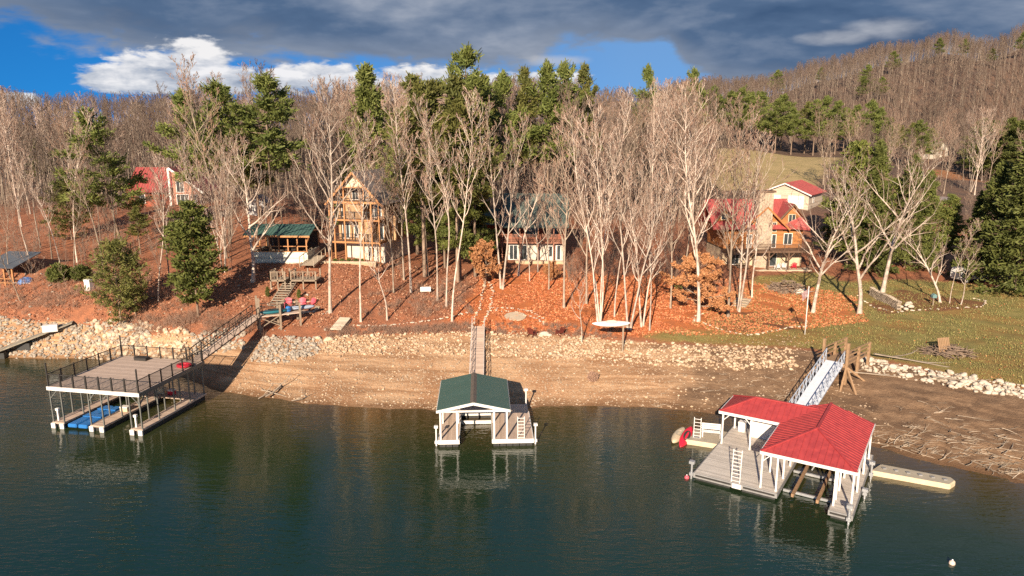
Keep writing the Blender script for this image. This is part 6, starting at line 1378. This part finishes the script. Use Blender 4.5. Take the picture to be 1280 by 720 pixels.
g = G(1181, 441); t = thing('wooden_pallet', 'wooden pallet leaning upright in the scrap wood pile on the lawn', 'pallet', (g.x, g.y, g.z + .1), R(20)); t.rotation_euler = (R(-18), 0, R(14)); part('slats', M_WOOD, t, *[(-.65 + i * .19, -.51 + i * .19, -.03, 0, 0, 1.35) for i in range(7)]); part('bearers', M_WOOD, t, *[(-.65, .63, .003, .09, z, z + .08) for z in (.05, .62, 1.2)])
# small items
adirondack(mat('dark_red_chair', (.16, .035, .025), None, .6), 'dark red chair at the left of the white rock above the riprap', tuple(G(665, 420)), 2.6); adirondack(MATS['dark_red_chair'], 'dark red chair at the right of the white rock above the riprap', tuple(G(700, 419)), -2.6)
for px, py, s in ((680, 419, .95), (686, 420, .6), (676, 420.5, .5)): g = G(px, py); o = link('edging_stone', ROCKS['white'][2]); o.location = (g.x, g.y, g.z + s * .15); o.scale = (s, s, s * .8); tag(o, 'white rock of the fire ring between two dark red chairs', 'stone', 'white rocks of the fire ring')
g = G(644, 396); t = thing('stone_disc', 'flat round stone-edged disc inside the curved stone path', 'slab', (g.x, g.y, g.z), 0); t.rotation_euler = (R(8), 0, 0); MB().lathe([(.02, -.2), (1.05, -.2), (1.05, .08), (.02, .1)], n=24).build('slab', M_STEPWOOD, t); MB().lathe([(1.06, .0), (1.16, .0), (1.16, .1), (1.06, .1)], n=24).build('rim', M_SAND, t)
a = G(420, 416); c = G(432, 402); t = thing('plank_ramp', 'short pale plank ramp lying on the bank below the crooked pale tree', 'ramp', a, 0); d = c - a; n_ = Vector((-d.y, d.x, 0)).normalized() * .6; MB().slab([Vector((0, 0, .3)) - n_, Vector((0, 0, .3)) + n_, d + n_ + Vector((0, 0, .35)), d - n_ + Vector((0, 0, .35))], .12).build('planks', mat('pale_planks', (.66, .56, .42), (.56, .47, .35), .8, 3, stripes=(1, .25, .35)), t); MB().beam(-n_ + Vector((0, 0, .12)), d - n_ + Vector((0, 0, .16)), .1).build('bearer', M_OLDWOOD, t)
g = G(532, 367); t = thing('yard_sign', 'small white board standing on the leafy slope right of the gabled house', 'sign', (g.x, g.y, g.z), .1); part('board', M_WHITE, t, (-.6, .6, -.03, .03, .25, .8)); part('stake', M_OLDWOOD, t, (-.5, -.43, .033, .08, -.2, .8), (.43, .5, .033, .08, -.2, .8))
g = G(112, 362); box_thing('utility_cabinet', 'white utility cabinet on the left slope beside the bushy evergreen', 'cabinet', (g.x, g.y, g.z - .1), -.3, .8, .6, 1.3, M_WHITE)
g = G(1166, 382); t = thing('bird_feeder', 'teal bird feeder on a post in the right-hand mulch bed', 'bird feeder', (g.x, g.y, g.z), 0); part('post', M_OLDWOOD, t, (-.05, .05, -.05, .05, -.2, .95)); MB().prism_y([(-.25, .953), (.25, .953), (.25, 1.25), (0, 1.45), (-.25, 1.25)], -.22, .22).build('house', mat('teal_metal', (.16, .28, .28), None, .5), t)
g = G(741, 476); put(EVER['bush'], 741, 476, 466, 1, 'dry brown bush growing on the central gravel beach', 'dry_bush', cat='bush')
for o in list(scene.objects):
    if o.name.startswith('dry_bush') and o.type == 'EMPTY':
        for k in list(o.children):
            if k.name.startswith('crown'): me2 = k.data.copy(); me2.materials.clear(); me2.materials.append(M_TWIG_RED); k.data = me2
# parked white van behind the evergreens
g = G(1212, 352); cr = thing('parked_van', 'white van parked behind the hemlocks right of the mulch bed', 'van', (g.x, g.y, g.z), R(12))
MB().prism_y([(-2.3, .45), (2.2, .45), (2.3, 1.0), (1.3, 1.15), (.9, 1.9), (-2.2, 1.95), (-2.35, 1.1)], -.9, .9).build('body', M_WHITE, cr, bevel=.04)
for x in (-1.4, 1.4):
    for y in (-.85, .85):
        w = MB().tube((x, y - .1, .34), (x, y + .1, .34), .34, .34, 16).build('wheel', M_FLOAT, cr); MB().tube((x, y - .11, .34), (x, y + .11, .34), .18, .18, 12).build('rim', M_GALV, w)
part('side_window', M_GLASS, cr, (-1.9, .3, -.915, -.903, 1.25, 1.75)); MB().slab([(1.33, -.7, 1.18), (1.33, .7, 1.18), (.93, .7, 1.84), (.93, -.7, 1.84)], .02).build('windscreen', M_GLASS, cr)
for y in (-.7, .55): part('headlight', M_WHITEBLOCK, cr, (2.28, 2.33, y, y + .18, .75, .92))
stairs_g = G(924, 383); a = G(922, 384); c = G(930, 374); stairs('three low stone steps between the bare trees left of the log cabin', a + Vector((0, 0, .05)), c + Vector((0, 0, .15)), 1.6, 4, M_SAND, False)
# ------------------------------------------------------------------ woods behind the houses
rw = random.Random(21)
fpoly = FIELD
def free(x, y, r=.8):
    p = np.array([x]); q = np.array([y])
    if inside([tuple(v) for v in fpoly], p, q)[0]: return False
    return clear(x, y, r)
AVOID = [(-200, -30, 0, 0)]
cnt = 0; tries = 0
def in_view(x, y, z, top):
    a = proj((x, y, z)); b = proj((x, y, z + top)); return -60 < a[0] < 1340 and b[1] < 420
while cnt < 205 and tries < 6000:
    tries += 1
    y = 88 + (rw.random() ** 1.25) * 110; x = rw.uniform(-.85, .85) * y
    z = h1(x, y); px, py = proj((x, y, z))
    if not (-50 < px < 1330) or z < 5.3: continue
    if px > 900 and (y < 118 or py > 250): continue
    if 820 < px <= 900 and y < 100: continue
    if 395 < px < 530 and y < 104: continue
    if 305 < px < 400 and y < 96: continue
    if 596 < px < 712 and y < 116: continue
    if 205 < px < 258 and y < 120: continue
    if 690 < px < 900 and y < 122 and rw.random() < .65: continue
    if not free(x, y, 1.0): continue
    KEEP.append((x, y, .7)); cnt += 1
    s = rw.uniform(18, 26) * (.85 if px < 200 else 1.0) * (.8 if px > 950 else 1)
    k = rw.choice([10, 11, 11, 1, 11, 0, 6, 1, 11]) if px < 400 else rw.choice([0, 1, 4, 6, 7, 2, 3, 4, 6, 7, 5, 10, 12])
    side = 'left of the gabled house' if px < 400 else 'behind the gabled and green-roofed houses' if px < 720 else 'behind the kayak and the copper beech' if px < 900 else 'around the garage and the field'
    plant(BARE[k], (x, y, z - .1), (s * rw.uniform(.9, 1.15), s * rw.uniform(.9, 1.15), s), rw.random() * 6.28,
          'bare tree among the many in the woods ' + side, 'tree', 'bare trees in the woods ' + side, 'bare_tree', (rw.gauss(0, .03), rw.gauss(0, .03)))
# the far woods: one mass
src = bpy.data.collections.new('far_tree_kinds')
M_FARRED = make_bark('far_red_twigs', (.22, .135, .10), (.15, .10, .078), .2, 5)  # red twigs of the far trees, colour darkened to stand for cloud shadow
def far_tree(seed, m, n_b, kw):
    w, f = bare_tree(seed, **kw); V1, Q1 = tubes(w, 4); V2, Q2 = tubes(f, 3)
    me = np_mesh('far_tree', np.concatenate([V1, V2]), np.concatenate([Q1, Q2 + len(V1)])); me.materials.append(M_GREYBARK if n_b else M_TAN); me.materials.append(m)
    mi = np.zeros(len(Q1) + len(Q2), np.int32); mi[len(Q1):] = 1; me.polygons.foreach_set('material_index', mi)
    o = bpy.data.objects.new('far_tree_source', me); src.objects.link(o)
for sd, m, nb_, kw in [(41, M_SHADETWIG, 1, dict(cb=.42, spread=.27, nb=13, ch=(5, 3), twig=.0016, r0=.011)), (42, M_FARRED, 1, dict(cb=.4, spread=.3, nb=14, ch=(5, 3), twig=.0016, r0=.010)),
                   (43, M_SHADETWIG, 0, dict(cb=.48, spread=.27, nb=13, ch=(5, 3), twig=.0016, r0=.010)), (44, M_SHADETWIG, 1, dict(cb=.35, spread=.33, nb=8, ch=(5, 3), twig=.0016, forks=2, r0=.013))]:
    far_tree(sd, m, nb_, kw)
pts = []; rng = np.random.default_rng(3)
def scatter(x0, x1, y0, y1, n, smin, smax, ok):
    X = rng.uniform(x0, x1, n); Y = rng.uniform(y0, y1, n); Z = hgt(X, Y)
    d = Y * cp - (Z - CH) * sp; PX = 640 + F * X / d; k = (PX > -420) & (PX < 1750) & ok(X, Y, PX) & ~inside([tuple(v) for v in FIELD], X, Y)
    for x, y, z in zip(X[k], Y[k], Z[k]): pts.append((x, y, z - .2, rng.uniform(smin, smax), rng.uniform(0, 6.28)))
scatter(-520, 0, 150, 470, 3200, 13, 20, lambda X, Y, P_: (P_ < 520) & (Y > 195 - P_ * .08))
scatter(-120, 120, 150, 330, 1500, 15, 22, lambda X, Y, P_: (P_ > 420) & (P_ < 900) & (Y > 165))
scatter(20, 620, 285, 600, 6800, 11, 17, lambda X, Y, P_: (P_ > 820))
scatter(40, 250, 165, 285, 380, 9, 14, lambda X, Y, P_: (P_ > 1060) & ~((P_ > 1150) & (P_ < 1275) & (Y < 285)))
scatter(-150, 110, 118, 210, 900, 12, 19, lambda X, Y, P_: (P_ < 900) & (Y > 125))
PT = np.array(pts)
def mass(name, PT, label, cat, coll, nk):
    me = bpy.data.meshes.new(name); me.from_pydata(PT[:, :3].tolist(), [], [])
    for nm, c in (('tree_scale', 3), ('tree_turn', 4)):
        a = me.attributes.new(nm, 'FLOAT', 'POINT'); a.data.foreach_set('value', PT[:, c].astype(np.float32))
    fw = link(name, me); tag(fw, label, cat, kind='stuff')
    ng = bpy.data.node_groups.new(name + '_nodes', 'GeometryNodeTree'); L = ng.links
    ng.interface.new_socket('Geometry', in_out='INPUT', socket_type='NodeSocketGeometry'); ng.interface.new_socket('Geometry', in_out='OUTPUT', socket_type='NodeSocketGeometry')
    gi = ng.nodes.new('NodeGroupInput'); go = ng.nodes.new('NodeGroupOutput'); ip = ng.nodes.new('GeometryNodeInstanceOnPoints'); ci = ng.nodes.new('GeometryNodeCollectionInfo')
    ci.inputs['Collection'].default_value = coll; ci.inputs['Separate Children'].default_value = True; ci.inputs['Reset Children'].default_value = True
    ip.inputs['Pick Instance'].default_value = True
    def named(n):
        a = ng.nodes.new('GeometryNodeInputNamedAttribute'); a.data_type = 'FLOAT'; a.inputs['Name'].default_value = n
        return next(q for q in a.outputs if q.enabled and q.name == 'Attribute')
    cx = ng.nodes.new('ShaderNodeCombineXYZ'); L.new(named('tree_turn'), cx.inputs[2])
    L.new(gi.outputs[0], ip.inputs['Points']); L.new(ci.outputs[0], ip.inputs['Instance']); L.new(named('tree_scale'), ip.inputs['Scale'])
    er = ng.nodes.new('FunctionNodeEulerToRotation'); L.new(cx.outputs[0], er.inputs[0]); L.new(er.outputs[0], ip.inputs['Rotation'])
    ri = ng.nodes.new('FunctionNodeRandomValue'); ri.data_type = 'INT'
    for q in ri.inputs:
        if q.enabled and q.name == 'Min': q.default_value = 0
        if q.enabled and q.name == 'Max': q.default_value = nk - 1
    L.new(next(q for q in ri.outputs if q.enabled), ip.inputs['Instance Index']); L.new(ip.outputs[0], go.inputs[0])
    md = fw.modifiers.new('trees', 'NODES'); md.node_group = ng
mass('far_woods', PT, 'hazy brown mass of bare trees covering the ridges and the far hill', 'woods', src, 4)
src = bpy.data.collections.new('sapling_kinds')
for sd, m, nb_, kw in [(51, M_SHADETWIG, 1, dict(cb=.15, spread=.42, nb=9, ch=(4,), twig=.0022, r0=.007, wob=.03)), (52, M_TWIG_RED, 0, dict(cb=.2, spread=.4, nb=8, ch=(4,), twig=.0022, r0=.006, wob=.035)), (53, M_TWIG, 1, dict(cb=.1, spread=.45, nb=5, ch=(4,), twig=.0022, forks=3, r0=.009, wob=.04))]:
    far_tree(sd, m, nb_, kw)
pts = []
def off(X, Y, P_, y0):                    # keep the yards and the houses free
    k = np.ones(len(X), bool)
    for a, b, c in KEEP:
        if c > 2.5: k &= (X - a) ** 2 + (Y - b) ** 2 > (c + 1) ** 2
    return k & (Y > y0)
scatter(-130, 70, 90, 200, 1900, 2.5, 7.5, lambda X, Y, P_: off(X, Y, P_, 100) & (P_ < 905) & ((P_ < 390) | (Y > 106)))
scatter(-75, -30, 78, 100, 200, 2, 5, lambda X, Y, P_: off(X, Y, P_, 80) & (P_ < 330))
scatter(-32, -12, 78, 92, 60, 2, 5, lambda X, Y, P_: off(X, Y, P_, 82) & (P_ > 470) & (P_ < 590))
scatter(3, 32, 78, 104, 150, 2, 5, lambda X, Y, P_: off(X, Y, P_, 84) & (P_ > 705) & (P_ < 900))
scatter(30, 130, 112, 190, 420, 2, 6, lambda X, Y, P_: off(X, Y, P_, 120) & (P_ > 1030))
mass('saplings', np.array(pts), 'tangle of thin saplings and brush between the trunks of the wooded slope', 'saplings', src, 3)
